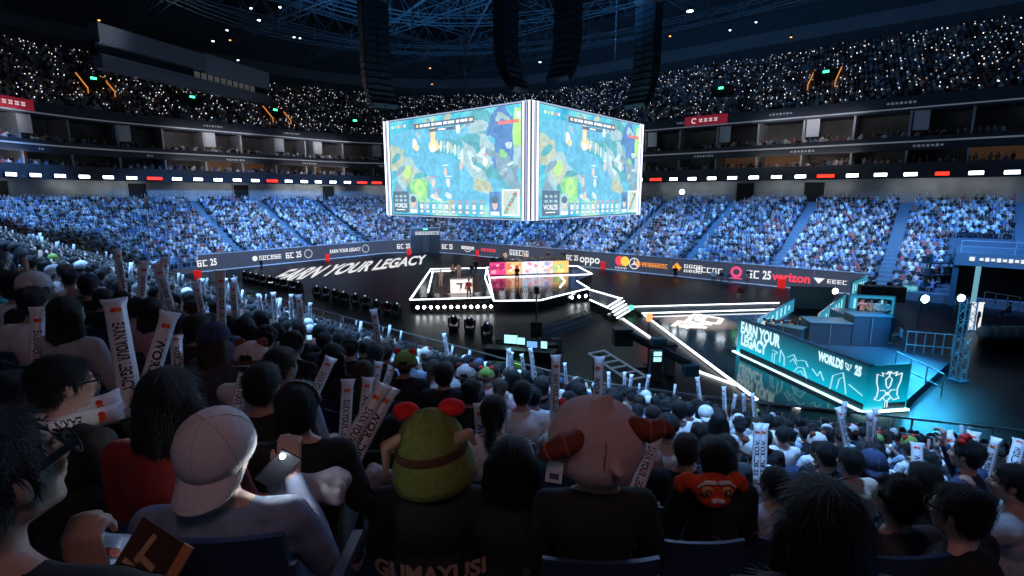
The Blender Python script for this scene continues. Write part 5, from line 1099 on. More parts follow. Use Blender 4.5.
# green plush hat wearer, lettering on the back
o, P = hero(432, 452, 2.05, 0.0, 'lap', 'black', 'short', 'spectator in green plush hat with red puffs and black lettered jersey', key='h7', voxel=.008, fat=1.1)
R = Matrix.Translation(P['head']) @ Matrix.Rotation(-.1, 4, 'Y'); gm_ = mat('felt_green', (.17, .21, .045), .95, bump=.7, bscale=45, var=.2, vscale=9)
prf = [(.150, -.135), (.172, -.125), (.176, -.09), (.170, -.03), (.150, .02), (.146, .035), (.140, .085), (.112, .135), (.062, .175), (.014, .195), (.006, .198)]
hat = MB().lathe(prf, 36, M=R @ Matrix.Scale(1.0, 4)).build('plush_hat', gm_, o, smooth=True)
MB().lathe([(.153, .0), (.156, .012), (.152, .032), (.149, .042)], 36, M=R).build('hat_band', mat('felt_band', (.07, .025, .015), .9), hat, smooth=True)
for s in (-1, 1):
    set_mat(put('red_puff', fuse('red_puff', [('e', (0, 0, 0), (.055, .045, .042)), ('e', (s * .03, 0, -.015), (.04, .04, .035))], .008, 3), hat, loc=R @ Vector((s * .085, .05, .168)), rot=(0, -s * .5, 0)), mat('felt_red', (.75, .012, .012), .9, bump=.5, bscale=60))
    set_mat(put('hat_ear', fuse('hat_ear', [('c', (0, 0, 0), (s * .055, -.02, .035), .028, .022), ('c', (s * .055, -.02, .035), (s * .075, -.01, .035 - (.05 if s > 0 else .12)), .02, .012)] if s > 0 else [('c', (0, 0, .02), (-.05, -.02, .0), .026, .026), ('c', (-.05, -.02, 0), (-.06, .0, -.13), .024, .012)], .007, 3), hat, loc=R @ Vector((s * .118, -.055, .075))), mat('felt_tan', (.42, .26, .17), .9))
mb = MB(); vs, fs = text_mesh('GUMAYUSI', .10, .95, .004)
def on_back(v, zc, r=.20): return Vector((v[0], -(.152 - (v[0] ** 2) * 1.2), zc + v[1]))
mb.add([on_back(v, .715) for v in vs], fs); mb.build('back_lettering', mat('print_tan', (.45, .28, .2), .7), o)
# pale plush hat with horns
o, P = hero(596, 452, 1.92, 0.0, 'lap', 'black', 'short', 'spectator in huge pale pink plush hat with two maroon horns', key='h8', voxel=.009, fat=1.08)
pk = mat('plush_pink', (.62, .43, .42), .95, bump=.6, bscale=240, var=.1, vscale=6); h0 = P['head'] + Vector((0, 0, .055))
hat = put('plush_hat', fuse('plush_hat', [('e', (0, 0, 0), (.196, .18, .150)), ('e', (0, -.02, -.045), (.172, .165, .125)), ('e', (.0, -.02, .150), (.040, .040, .040)), ('e', (.02, -.02, .18), (.022, .022, .02)), ('e', (0, .03, .06), (.17, .14, .10)), ('c', (.03, -.165, -.005), (.055, -.20, -.03), .022, .019)], .009, 5), o, loc=h0, rot=(0, .10, 0)); set_mat(hat, pk)
mar = mat('horn_maroon', (.20, .035, .022), .8, bump=.4, bscale=50); mar2 = mat('horn_band', (.42, .10, .05), .8)
for s, pts in ((-1, [(-.10, -.12, .045), (-.15, -.15, .035), (-.20, -.15, .005), (-.225, -.13, -.025)]), (1, [(.13, -.06, .095), (.18, -.07, .085), (.225, -.07, .105), (.265, -.06, .09)])):
    rr = [.042, .045, .036, .018]; hn = put('horn', fuse('horn', [('c', pts[i], pts[i + 1], rr[i], rr[i + 1]) for i in range(3)], .007, 3), hat); set_mat(hn, mar)
    for i in (1, 2): c = Vector(pts[i]); d = (Vector(pts[i + 1]) - Vector(pts[i - 1])).normalized(); MB().lathe([(rr[i] - .002, -.005), (rr[i] + .003, 0), (rr[i] - .002, .005)], 18, M=Matrix.Translation(c) @ d.to_track_quat('Z', 'Y').to_matrix().to_4x4()).build('horn_stripe', mar2, hn, smooth=True)
mb = MB(); mb.path([Vector((x, -math.sqrt(max(0, 1 - (x / .19) ** 2 - ((z) / .155) ** 2)) * .182 - .004, z)) for x, z in ((0, .07), (.004, .04), (.0, .0), (.005, -.04), (.0, -.08), (.006, -.105))], .0025, 5); mb.build('seam', mat('seam_dark', (.25, .16, .17), .9), hat)
mb = MB(); mb.box((-.168, -.13, -.085), (.062, .003, .085), rot=(0, 0, -.15)); tg = mb.build('care_tag', mat('tag_white', (.75, .75, .78), .7), hat); mb = MB(); mb.box((-.168, -.134, -.10), (.036, .002, .022), rot=(0, 0, -.15)); mb.build('tag_print', mat('tag_blue', (.08, .1, .25), .7), tg)
hero(512, 462, 2.05, 0.0, 'lap', 'black', 'longer', 'spectator with very long straight black hair between the two plush hats', key='h9', hair_vox=.007, fat=1.05)
# red lion plush on a spectator's shoulders
o, P = hero(714, 458, 2.75, 0.0, 'lap', 'black', 'bowl', 'black-haired spectator carrying a red lion plush on the shoulders', key='h10', voxel=.009)
cl = pd(712, 486, 2.6); e = empty('lion_plush', cl, 0.0, 'red and orange lion plush with round eyes resting on a spectator\'s shoulders', 'plush toy')
rp = mat('plush_fire', (.78, .07, .015), .95, bump=1.0, bscale=70, var=.3, vscale=12); pr = [('e', (0, 0, 0), (.13, .075, .07)), ('e', (-.13, .01, .03), (.05, .045, .045)), ('e', (.13, .01, .03), (.05, .045, .045)), ('e', (-.17, .02, .0), (.035, .04, .05)), ('e', (.17, .02, .0), (.035, .04, .05)), ('e', (0, -.03, -.05), (.09, .06, .05))]
set_mat(put('plush_body', fuse('plush_body', pr, .009, 3), e), rp); wf = mat('plush_trim', (.85, .78, .75), .9)
for s in (-1, 1):
    mb = MB(); mb.sphere((s * .052, -.072, .012), (.032, .016, .030), 14, 10, 0); mb.sphere((s * .052, -.084, .010), (.020, .010, .020), 12, 8, 1); mb.sphere((s * .052, -.092, .010), (.010, .006, .010), 10, 6, 2)
    mb.build('plush_eye', [mat('eye_gold', (.75, .35, .12), .5), mat('eye_ring', (.10, .03, .02), .4), mat('eye_dot', (.6, .2, .1), .4)], e, smooth=True)
    set_mat(put('brow', fuse('brow', [('c', (s * .015, -.07, .058), (s * .06, -.07, .062), .013, .012), ('c', (s * .06, -.07, .062), (s * .10, -.06, .03), .010, .006)], .005, 2), e), wf)
set_mat(put('muzzle', fuse('muzzle', [('e', (-.018, -.088, -.035), (.02, .014, .013)), ('e', (.018, -.088, -.035), (.02, .014, .013)), ('e', (0, -.092, -.022), (.011, .011, .009))], .004, 2), e), wf)
hero(818, 522, 1.22, 0.0, 'lap', 'black', 'longer', 'large black-haired head and shoulders close to the camera below the caster desk', key='h11', hair_vox=.006, fat=1.05, scale=1.04)
o, P = hero(958, 512, 2.02, 0.45, 'lap', 'black', 'short', 'man in glasses and black shirt facing the caster desk, lower right', key='h12', voxel=.008, face=True, hair_vox=.007, fat=1.15); glasses(o, P, False)
o, P = hero(1012, 484, 2.75, 0.7, 'lap', 'pale grey', 'short', 'spectator in pale grey shirt with hand on mouth at the picture edge', key='h13', voxel=.009, face=True, skin=0, sleeve=0, over=dict(elL=(-.22, .2, .84), haL=(-.07, .19, 1.02), hdL=(.3, .0, 1), curl=1.0))
hero(896, 500, 2.35, 0.1, 'lap', 'dark grey', 'curly', 'spectator with bushy dark curls and dark grey top below the caster desk', key='h14', hair_vox=.008)
hero(922, 480, 3.1, 0.15, 'lap', 'black', 'short', 'dark-haired spectator in black sitting half hidden between curls and glasses')
hero(849, 462, 3.9, 0.1, 'lap', 'beige', 'short', 'short-haired spectator in beige top beyond the large black head')
hero(826, 455, 4.2, 0.0, 'lap', 'black', 'short', 'short-haired spectator in black top next to the beige one')
o, P = hero(966, 455, 3.6, 0.5, 'oneup', 'navy blue', 'short', 'spectator in navy top with red flower headpiece looking up at the caster desk', key='h20')
mb = MB(); [mb.sphere(P['head'] + Vector((.03 * math.cos(t) * 1.6, .02, .115 + .02 * math.sin(t * 2))), .028, 8, 6) for t in (0, 1, 2, 3, 4, 5)]; mb.build('flower_headpiece', mat('flower_red', (.7, .03, .03), .8), o, smooth=True)
o, P = hero(752, 452, 5.2, 0, 'lap', 'white', 'short', 'spectator in white top wearing a pale plush hat near the caster wall'); crowd_hat(o, P, 1)
tm_ = cloth('teal', TOPC['teal']); hero(4, 282, 4.6, -0.8, 'lap', 'teal', 'short', 'short-haired spectator in bright teal shirt at the left edge', skin=0)
hero(14, 392, 2.7, -0.1, 'lap', 'black', 'bowl', 'dark-haired spectator in black behind the large profile, at the left edge')
hero(395, 430, 3.4, 0.0, 'lap', 'black', 'short', 'spectator in black beyond the crossed sticks')
hero(775, 622, 1.1, 0.0, 'lap', 'dusty pink', 'bob', 'spectator in dusty pink top cut off by the bottom edge')
hero(560, 640, 1.25, 0.0, 'lap', 'beige', 'short', 'spectator in beige top cut off by the bottom edge below the horned hat')
# phones in hands
ph_m = mat('phone_black', (.01, .01, .012), .2); ph_l = glow('phone_flash', (.80, .92, 1.0), 30.0); ph_s = glow('phone_screen', (.35, .7, 1.0), 1.2)
def phone(c, rot, label, flash=True, screen=False, group=None, s=1.0):
    e = empty('phone', c, 0, label, 'phone', group); e.rotation_euler = rot; e.scale = (s, s, s)
    MB().box((0, 0, 0), (.074, .008, .150)).build('phone_body', ph_m, e, bevel=.003)
    if flash: mb = MB(); mb.sphere((-.02, -.006, .055), .009, 10, 8); mb.build('torch', ph_l, e, smooth=True)
    if screen: MB().box((0, -.0045, 0), (.066, .001, .140)).build('phone_screen', ph_s, e)
    return e
phone(pd(278, 469, 1.55), (0.3, 0.7, 0.4), 'phone with blazing white torch held beside the white cap')
phone(pd(139, 423, 1.9), (0.3, 1.2, 0.2), 'phone with white torch glowing low behind the red top')
phone(pd(345, 399, 4.2), (0.1, 0.1, 0.1), 'small phone torch shining between the crossed sticks and black headband')
for c_, w_ in ((pd(284, 468, 1.5), 0.9), (pd(143, 421, 1.85), .35)):
    l_ = bpy.data.lights.new('torch_light', 'POINT'); l_.energy = w_; l_.color = (.85, .93, 1.0); l_.shadow_soft_size = .01; l__ = bpy.data.objects.new('torch_light', l_); COL.objects.link(l__); l__.location = c_
# orange cardboard sign and stick in the bottom left
e = empty('cardboard_sign', pd(143, 572, .95), 0, 'orange-edged dark cardboard sign with tan lettering in the bottom left', 'sign'); e.rotation_euler = (-.5, .35, -.3)
MB().box((0, 0, 0), (.13, .004, .17)).build('board', mat('card_dark', (.05, .022, .012), .8), e); MB().box((.062, -.001, 0), (.022, .006, .172)).build('board_edge', mat('card_orange', (.55, .22, .09), .7), e)
mb = MB()
for i, (x, z, w, h) in enumerate(((-.02, .04, .012, .06), (-.005, .02, .05, .012), (.0, -.01, .06, .012), (-.02, -.04, .012, .05), (.02, -.045, .012, .05), (-.035, .0, .03, .010))): mb.box((x, -.004, z), (w, .003, h), rot=(0, .15, 0))
mb.build('lettering', mat('card_tan', (.55, .36, .2), .7), e)
# sticks of the nearest rows
NS = [((133, 412, 2.35), (114, 300, 2.75), 'tall white stick with red disc leaning against its tilted twin', 'EARN YOUR LEGACY'), ((140, 412, 2.3), (170, 313, 2.6), 'white stick tilted outward reading WORLDS beside its taller twin', 'WORLDS 25'),
      ((37, 362, 3.2), (38, 308, 3.3), 'white stick reading EARN held upright above the man in glasses', 'EARN YOUR LEGACY'), ((60, 352, 3.4), (74, 318, 3.6), 'short tilted white stick with two red-orange discs', 'WORLDS 25'),
      ((178, 372, 3.4), (176, 336, 3.7), 'white stick just beyond the long black hair', 'WORLDS 25'), ((68, 414, 1.95), (120, 399, 2.1), 'upper of two white sticks lying level before the man in glasses', 'WORLDS 25'), ((70, 424, 1.9), (122, 412, 2.05), 'lower of two white sticks lying level before the man in glasses', 'EARN YOUR LEGACY'),
      ((238, 404, 3.2), (248, 357, 3.4), 'white stick upright just past the short dark hair behind the cap', 'EARN YOUR LEGACY'), ((282, 366, 4.4), (292, 352, 4.7), 'small white stick above the black headband', 'WORLDS 25'), ((318, 386, 3.6), (331, 358, 3.8), 'tilted white stick above the black headband', 'EARN YOUR LEGACY'),
      ((345, 428, 3.2), (348, 380, 3.4), 'upright white stick reading LEGACY just behind the crossed pair', 'EARN YOUR LEGACY'), ((338, 461, 2.5), (384, 385, 2.75), 'long diagonal white stick clearly reading EARN YOUR LEGACY', 'EARN YOUR LEGACY'), ((352, 464, 2.55), (392, 388, 2.8), 'white stick tucked behind the diagonal slogan stick', 'WORLDS 25'),
      ((364, 412, 3.6), (368, 378, 3.8), 'blank-sided white stick above the diagonal pair', 'WORLDS 25'), ((375, 384, 5.0), (379, 362, 5.2), 'small upright white stick above the diagonal pair', 'WORLDS 25'), ((386, 385, 5.0), (392, 366, 5.2), 'small tilted white stick beside the green plush hat', 'EARN YOUR LEGACY'),
      ((481, 446, 3.4), (479, 404, 3.6), 'white stick with red disc beside the green plush hat', 'WORLDS 25'), ((500, 430, 4.0), (502, 404, 4.2), 'white stick above the very long black hair', 'WORLDS 25'), ((643, 472, 2.7), (659, 428, 2.9), 'tilted white stick reading YOUR LEGACY beside the horned hat', 'EARN YOUR LEGACY'),
      ((757, 447, 4.6), (758, 424, 4.7), 'white stick, first of an upright pair before the caster wall', 'WORLDS 25'), ((763, 447, 4.6), (764, 424, 4.7), 'white stick, second of an upright pair before the caster wall', 'WORLDS 25'), ((917, 470, 3.6), (917, 443, 3.8), 'upright white stick before the pale plush hat at lower right', 'WORLDS 25'),
      ((961, 464, 3.9), (946, 432, 4.1), 'white stick leaning towards the upright one, raised at lower right', 'WORLDS 25'), ((971, 463, 3.9), (974, 432, 4.1), 'upright white stick raised beside the leaning one at lower right', 'WORLDS 25'), ((1014, 462, 3.6), (1020, 440, 3.8), 'white stick cut by the right picture edge', 'WORLDS 25'),
      ((100, 578, .95), (118, 536, 1.05), 'white stick with orange-red disc beside the cardboard sign', 'EARN YOUR LEGACY')]
for i, (a, b, lab, tx) in enumerate(NS):
    A, B = pd(*a), pd(*b); u = (B - A).normalized(); B2 = B; A2 = B - u * max(.55, (B - A).length) if i not in (25,) else B - u * .5
    stick(A2, B2, lab, tx, L=None, r=.042)
# ---------------------------------------------------------------- the rows beyond: spectators one by one up to about three hundred
near_seats = [s for s in near_seats]
cand = []
for (x, y, z, k, a, b) in near_seats:
    p = Vector((x, y, z)); h = p + Vector((0, 0, 1.16)); q = proj(h)
    D = y
    if D < 2.9 or q is None: continue
    if any((hp - h).length < .50 for hp, _ in HERO): continue
    if any(D < hd - .15 and abs((h.x - hp.x)) < .5 for hp, hd in HERO): continue
    if q[1] > 560 : continue
    cand.append((D, p, q, k))
cand.sort(key=lambda t: (t[1] + Vector((0, 0, 1.16)) - EYE).length)
vis = [c for c in cand if -8 < c[2][0] < 1032]
solo = vis[:275]; ids = set(id(c) for c in solo); rest = [c for c in cand if id(c) not in ids]
def zone(q):
    x = q[0]
    return ('by the left edge' if x < 110 else 'above the tall stick pair' if x < 210 else 'beyond the white cap' if x < 300 else 'beyond the crossed sticks' if x < 395 else 'beyond the green plush hat' if x < 480 else 'between the plush hats' if x < 560 else 'beyond the horned plush hat' if x < 650 else 'beyond the red lion plush' if x < 760 else 'below the slogan wall' if x < 870 else 'below the desk front with the crest' if x < 940 else 'by the right edge')
r = random.Random(21); TOPL = ['white'] * 6 + ['black'] * 7 + ['pale grey', 'pale grey', 'navy blue', 'pale blue', 'pale blue', 'dark grey', 'dark grey', 'beige', 'dusty pink']
HL = [('short', 'short-haired'), ('short', 'short-haired'), ('bowl', 'bowl-cut'), ('bob', 'bobbed'), ('long', 'long-haired'), ('curly', 'curly-haired'), ('tail', 'ponytailed'), ('bun', 'bun-haired'), ('short', 'short-haired')]
n_st = 0
for i, (D, p, q, k) in enumerate(solo):
    top = r.choice(TOPL); hs, hl = r.choice(HL); pose = r.choice(['lap'] * 15 + ['up', 'oneup', 'oneup', 'chin', 'chin', 'phone', 'phone']); hat_ = r.random(); yaw = yaw_to(p) + r.uniform(-.25, .25)
    near = 'in the closest rows' if D < 5 else 'a few rows down' if D < 8 else 'well down the slope'
    wear = 'green plush hat' if hat_ < .035 else 'pale plush hat' if hat_ < .05 else 'cap' if hat_ < .16 else None
    act = {'lap': '', 'up': ' holding up two sticks', 'oneup': ' holding up a stick', 'chin': ' with hand at chin', 'phone': ' holding a phone'}[pose]
    lab = (hl if not wear else wear + ' on') + ' spectator in ' + top + ' top' + act + ', ' + near + ' ' + zone(q)
    lab = ' '.join(lab.split()[:16]); lab = lab.replace('green plush hat on spectator', 'green-hatted spectator').replace('pale plush hat on spectator', 'pale-hatted spectator').replace('cap on spectator', 'capped spectator')
    o, P = person(p, yaw, pose, top, hs if not wear or hs in ('short', 'bob', 'long') else 'short', 0 if r.random() < .8 else r.randint(1, 2) if r.random() < .9 else 3, r.randint(0, 2), lab, 'spectators seated in the near stand', voxel=.016, scale=r.uniform(.94, 1.05), sleeve=int(r.random() < .4), hair_vox=.012)
    if wear == 'cap': cap(o, P, cloth(['white', 'black', 'navy blue'][i % 3], TOPC[['white', 'black', 'navy blue'][i % 3]]), r.random() < .4)
    elif wear: crowd_hat(o, P, 0 if 'green' in wear else 1)
    if pose in ('up', 'oneup'):
        M4 = Matrix.Translation(p) @ Matrix.Rotation(yaw, 4, 'Z') @ Matrix.Scale(o.scale.x, 4)
        for s in ((-1, 1) if pose == 'up' else (1,)):
            b0 = M4 @ Vector((s * (.19 if pose == 'up' else .24), .27, 1.02)); n_st += 1
            stick(b0, b0 + Vector((r.uniform(-.12, .12), r.uniform(-.05, .15), .56)), 'white stick held up by ' + ' '.join(lab.replace(act, '').split()[:11]), r.choice(['EARN YOUR LEGACY', 'WORLDS 25']), 'white sticks held up in the near stand', roll=r.uniform(-.6, .6))
    if pose == 'phone':
        M4 = Matrix.Translation(p) @ Matrix.Rotation(yaw, 4, 'Z'); phone(M4 @ Vector((0, .36, 1.0)), (0, 0, yaw), 'lit phone held by ' + ' '.join(lab.replace(act, '').split()[:12]), False, True, 'phones held in the near stand')
# seats under the individuals in the closest rows; the rest of the seating as one mass
seat_m = mat('seat_navy', (.035, .055, .12), .4); seat_m2 = mat('seat_metal', (.05, .06, .08), .5)
def seat_shell():
    m = MB(); n = 8
    for (z0, z1, y0, y1, w) in ((.44, .62, -.20, -.215, .21), (.62, .80, -.215, -.245, .215), (.80, .90, -.245, -.27, .20)):
        vs = []
        for z, y in ((z0, y0), (z1, y1)):
            for i in range(n + 1): x = w * (2 * i / n - 1); vs.append((x, y + .35 * x * x * 2, z))
        k = n + 1; vs2 = vs + [(x, y - .02, z) for x, y, z in vs]; q = 2 * k
        m.add(vs2, [(i, i + 1, k + i + 1, k + i) for i in range(n)] + [(q + i, q + k + i, q + k + i + 1, q + i + 1) for i in range(n)] + [(k + i, k + i + 1, q + k + i + 1, q + k + i) for i in range(n)] + [(0, k, q + k, q), (n, q + n, q + k + n, k + n)])
    return m
sp = seat_shell().build('backrest', seat_m, smooth=False); s_b = sp.data; bpy.data.objects.remove(sp)
mm = MB(); mm.box((0, .0, .42), (.42, .42, .04)); sp = mm.build('seat', seat_m); s_s = sp.data; bpy.data.objects.remove(sp)
mm = MB(); mm.box((0, -.16, .20), (.05, .05, .40)); mm.box((0, -.1, .02), (.1, .22, .03)); sp = mm.build('leg', seat_m2); s_l = sp.data; bpy.data.objects.remove(sp)
mm = MB(); mm.box((0, 0, .60), (.035, .34, .03)); mm.box((0, -.15, .5), (.03, .04, .2)); sp = mm.build('armrest', seat_m2); s_a = sp.data; bpy.data.objects.remove(sp)
def seat(p, yaw, lab):
    e = empty('stadium_seat', p, yaw, lab, 'seat', 'dark blue seats of the near stand'); put('backrest', s_b, e); put('seat', s_s, e); put('leg', s_l, e, loc=(-.15, 0, 0)); put('leg', s_l, e, loc=(.15, 0, 0))
    for s in (-.245, .245): put('armrest', s_a, e, loc=(s, 0, 0))
    return e
for (D, p, q, k) in solo[:70]: seat(p, math.atan2(BX.y, BX.x) - math.pi / 2 + .35, 'dark blue seat under a spectator ' + ('in the closest rows ' if D < 5 else 'a few rows down ') + ' '.join(zone(q).split()[:6]))
for x, y, D, lab in ((205, 545, 1.15, 'curved dark blue seat back behind the grey-blue jacket'), (160, 528, 1.5, 'dark blue seat back beside the cardboard sign'), (600, 565, 1.6, 'dark blue seat back under the horned plush hat'), (700, 545, 2.2, 'dark blue seat back below the red lion plush'), (895, 560, 1.9, 'dark blue seat back below the bushy curls')):
    c = pd(x, y, D); seat(c - Vector((0, -.24, .86)), 0.0, lab)
pts = [(p.x, p.y, p.z, math.atan2(BX.y, BX.x) - math.pi / 2, 1.0, 0, 0) for (D, p, q, k) in solo[70:] + rest if proj(p) and -30 < q[0] < 1050]
ms_ = MB(); ms_.box((0, -.23, .66), (.43, .03, .44)); ms_.box((0, 0, .42), (.42, .42, .04)); ms_.box((0, -.1, .2), (.06, .08, .4))
sv = (np.array(ms_.v), ms_.f, np.zeros(len(ms_.v), int))
crowd('stand_seating', pts, [sv], [np.array([(.035, .055, .12)])], 'rows of dark blue seats running down the near stand', 'seats', cm)
T_N = [tmpl(0, hi=True), tmpl(1, hi=True), tmpl(2, 0, hi=True), tmpl(1, 1, hi=True), tmpl(2, 1, hi=True), tmpl(2, -1, hi=True)]
ns = []
for (D, p, q, k) in rest:
    if r.random() < .04: continue
    ns.append((p.x, p.y, p.z, yaw_to(p) + r.uniform(-.3, .3), r.uniform(.93, 1.06), 0 if r.random() < .70 else r.choice([1, 1, 2, 2, 1, 2, 1, 3]), r.randrange(56)))
crowd('near_crowd', ns, T_N, PAL, 'blue-lit crowd further down and along the near stand', 'crowd', cm)
print('NEAR', len(vis), len(rest), n_st)
# ---------------------------------------------------------------- caster desk zone
cb = bpy.data.materials.new('led_cyan'); cb.use_nodes = True; nt = cb.node_tree; b_ = nt.nodes['Principled BSDF']; tc_ = nt.nodes.new('ShaderNodeTexCoord'); sx_ = nt.nodes.new('ShaderNodeSeparateXYZ'); rp_ = nt.nodes.new('ShaderNodeValToRGB')
nt.links.new(tc_.outputs['Object'], sx_.inputs[0]); mr_ = nt.nodes.new('ShaderNodeMapRange'); mr_.inputs[1].default_value = 0; mr_.inputs[2].default_value = 2.1; nt.links.new(sx_.outputs[2], mr_.inputs[0]); nt.links.new(mr_.outputs[0], rp_.inputs[0])
e_ = rp_.color_ramp.elements; e_[0].position = 0; e_[0].color = (0.10, 0.95, 1.0, 1); e_[1].position = 1; e_[1].color = (0.0, 0.05, 0.09, 1)
for p_, c_ in ((.10, (.0, .52, .72, 1)), (.35, (.0, .33, .48, 1)), (.65, (.0, .17, .26, 1))): k_ = e_.new(p_); k_.color = c_
nt.links.new(rp_.outputs[0], b_.inputs['Emission Color']); b_.inputs['Emission Strength'].default_value = 1.1; b_.inputs['Base Color'].default_value = (.01, .02, .03, 1)
cw_ = glow('led_pale', (.62, .93, 1.0), 1.1); cl_ = glow('led_line', (.35, .85, .95), 1.0); ce_ = glow('led_edge_cyan', (.45, .95, 1.0), 4.0)
dk = mat('booth_navy', (.012, .03, .06), .5); dk2 = mat('booth_panel', (.05, .13, .20), .45)
A = px(736, 352, .1); B = px(863.5, 412, .1); C2 = px(906, 409, .1); WH = 2.1
d = B - A; LW = d.length; an = math.atan2(d.y, d.x); R3 = Matrix.Rotation(an, 3, 'Z'); 
e = empty('slogan_wall', A, an, 'long cyan LED wall reading EARN YOUR LEGACY in front of the casters', 'LED wall')
MB().box((LW / 2, .12, WH / 2), (LW, .2, WH)).build('wall_panel', cb, e)
TX = [(1, 0, 0), (0, 0, 1)]
m = MB(); text_on(m, 'EARN YOUR', (LW * .215, 0, 1.62), TX[0], TX[1], .90, .66, .055, 0, .02); text_on(m, 'LEGACY', (LW * .165, 0, .90), TX[0], TX[1], .90, .66, .055, 0, .02); m.build('slogan_lettering', cw_, e)
m = MB(); text_on(m, 'WORLDS', (LW * .775, 0, 1.70), TX[0], TX[1], .58, .60, .07, 0, .02); text_on(m, '25', (LW * .945, 0, 1.70), TX[0], TX[1], .58, .60, .07, 0, .02); m.build('event_lettering', cw_, e)
m = MB()
for a_, b2 in (((-.16, .16), (.0, .1)), ((.0, .1), (.16, .16)), ((-.16, .16), (-.13, .0)), ((.16, .16), (.13, .0)), ((-.13, 0), (0, -.14)), ((.13, 0), (0, -.14)), ((0, .1), (0, -.14)), ((-.1, -.14), (.1, -.14))): m.bar((LW * .885 + a_[0], -.01, 1.72 + a_[1]), (LW * .885 + b2[0], -.01, 1.72 + b2[1]), .03, .02)
m.build('trophy_mark', cw_, e)
def zig(m, pts, w=.05):
    for a_, b2 in zip(pts, pts[1:]): m.bar((LW * a_[0], -.005, a_[1]), (LW * b2[0], -.005, b2[1]), w, .02)
m = MB()
zig(m, [(.34, 1.05), (.385, 1.05), (.385, .95), (.365, .95), (.365, .35)]); zig(m, [(.345, .9), (.345, .4)]); zig(m, [(.41, .55), (.41, 1.25), (.445, .95), (.45, .45)], .07); zig(m, [(.47, 1.0), (.515, 1.28), (.545, 1.0), (.575, 1.15), (.61, 1.18), (.63, .95)], .07)
zig(m, [(.49, .8), (.515, 1.05), (.545, .8)], .05); zig(m, [(.53, .40), (.56, .75), (.60, .80), (.63, .35)], .10); zig(m, [(.55, .40), (.58, .60), (.61, .4)], .05); zig(m, [(.66, .95), (.70, .70), (.715, 1.0), (.745, .6)], .07); zig(m, [(.79, .35), (.80, 1.05), (.86, 1.38), (.875, .95), (.89, .45)], .08); zig(m, [(.83, .5), (.84, 1.0), (.86, 1.15)], .06); zig(m, [(.90, .95), (.985, .70)], .08)
m.build('line_drawing', cl_, e)
MB().box((LW / 2, -.10, .03), (LW + .3, .16, .07)).build('edge_light', ce_, e)
MB().box((LW / 2, .12, WH + .04), (LW + .05, .26, .08)).build('top_rail', dk2, e)
d2 = C2 - B; L2_ = d2.length; an2_ = math.atan2(d2.y, d2.x); e = empty('crest_panel', B, an2_, 'short LED panel with white trophy line crest at the end of the slogan wall', 'LED wall')
MB().box((L2_ / 2, .12, WH / 2), (L2_, .2, WH)).build('wall_panel', cb, e); MB().box((L2_ / 2, -.10, .03), (L2_, .16, .07)).build('edge_light', ce_, e)
m = MB(); cx = L2_ / 2
for pts in ([(-.62, 1.72), (-.30, 1.60), (-.38, 1.78), (-.16, 1.70), (-.05, 1.82), (.0, 1.62), (.05, 1.82), (.16, 1.70), (.38, 1.78), (.30, 1.60), (.62, 1.72)], [(-.62, 1.72), (-.60, 1.35), (-.48, 1.0), (-.50, .72), (-.62, .55), (-.35, .48), (-.22, .62)], [(.62, 1.72), (.60, 1.35), (.48, 1.0), (.50, .72), (.62, .55), (.35, .48), (.22, .62)],
            [(-.16, 1.45), (0, 1.60), (.16, 1.45), (.10, 1.15), (0, 1.02), (-.10, 1.15), (-.16, 1.45)], [(-.38, .95), (-.16, .95), (0, .72), (.16, .95), (.38, .95)], [(-.2, .62), (0, .40), (.2, .62), (0, .85), (-.2, .62)], [(-.06, .38), (-.06, .15)], [(.06, .38), (.06, .15)]):
    for a_, b2 in zip(pts, pts[1:]): m.bar((cx + a_[0], -.005, a_[1]), (cx + b2[0], -.005, b2[1]), .045, .02)
m.build('trophy_crest', glow('crest_white', (.75, .92, 1.0), 1.1), e)
# booth decks and desks behind the wall
stage('caster_deck', [(740, 349), (862, 404), (905, 402), (950, 362), (885, 325), (790, 322)], .45, 'dark low deck behind the slogan wall', 'stage deck', dk, edges_=[])
def booth_box(x0, y0, x1, y1, h, dep, lab, z=0.0, name='booth_desk', cat='desk', m_=dk):
    p, q = px(x0, y0, z), px(x1, y1, z); d = q - p; L = d.length; e = empty(name, p, math.atan2(d.y, d.x), lab, cat)
    MB().box((L / 2, dep / 2, h / 2), (L, dep, h)).build('desk_body', m_, e, bevel=.02); MB().box((L / 2, dep / 2, h + .03), (L + .08, dep + .08, .06)).build('desk_top', dk2, e); MB().box((L / 2, -.02, h * .5), (.04, .04, h * .9)).build('panel_joint', dk2, e); return e, L
booth_box(851, 346, 888, 347, 1.85, 1.2, 'tall dark navy desk carrying the raised analyst casters', .45)
booth_box(848, 338, 893, 339, 1.35, 2.6, 'dark raised platform under the analysts', .45, 'platform_block', 'platform')
booth_box(808, 344, 850, 346, 1.35, 1.6, 'dark navy platform block between the two caster desks', .45, 'platform_block', 'platform')
booth_box(765, 338, 800, 345, .95, .8, 'low caster desk right behind the slogan wall', .45)
booth_box(860, 301, 905, 303, 1.2, .9, 'dark desk of the casters furthest back', .9)
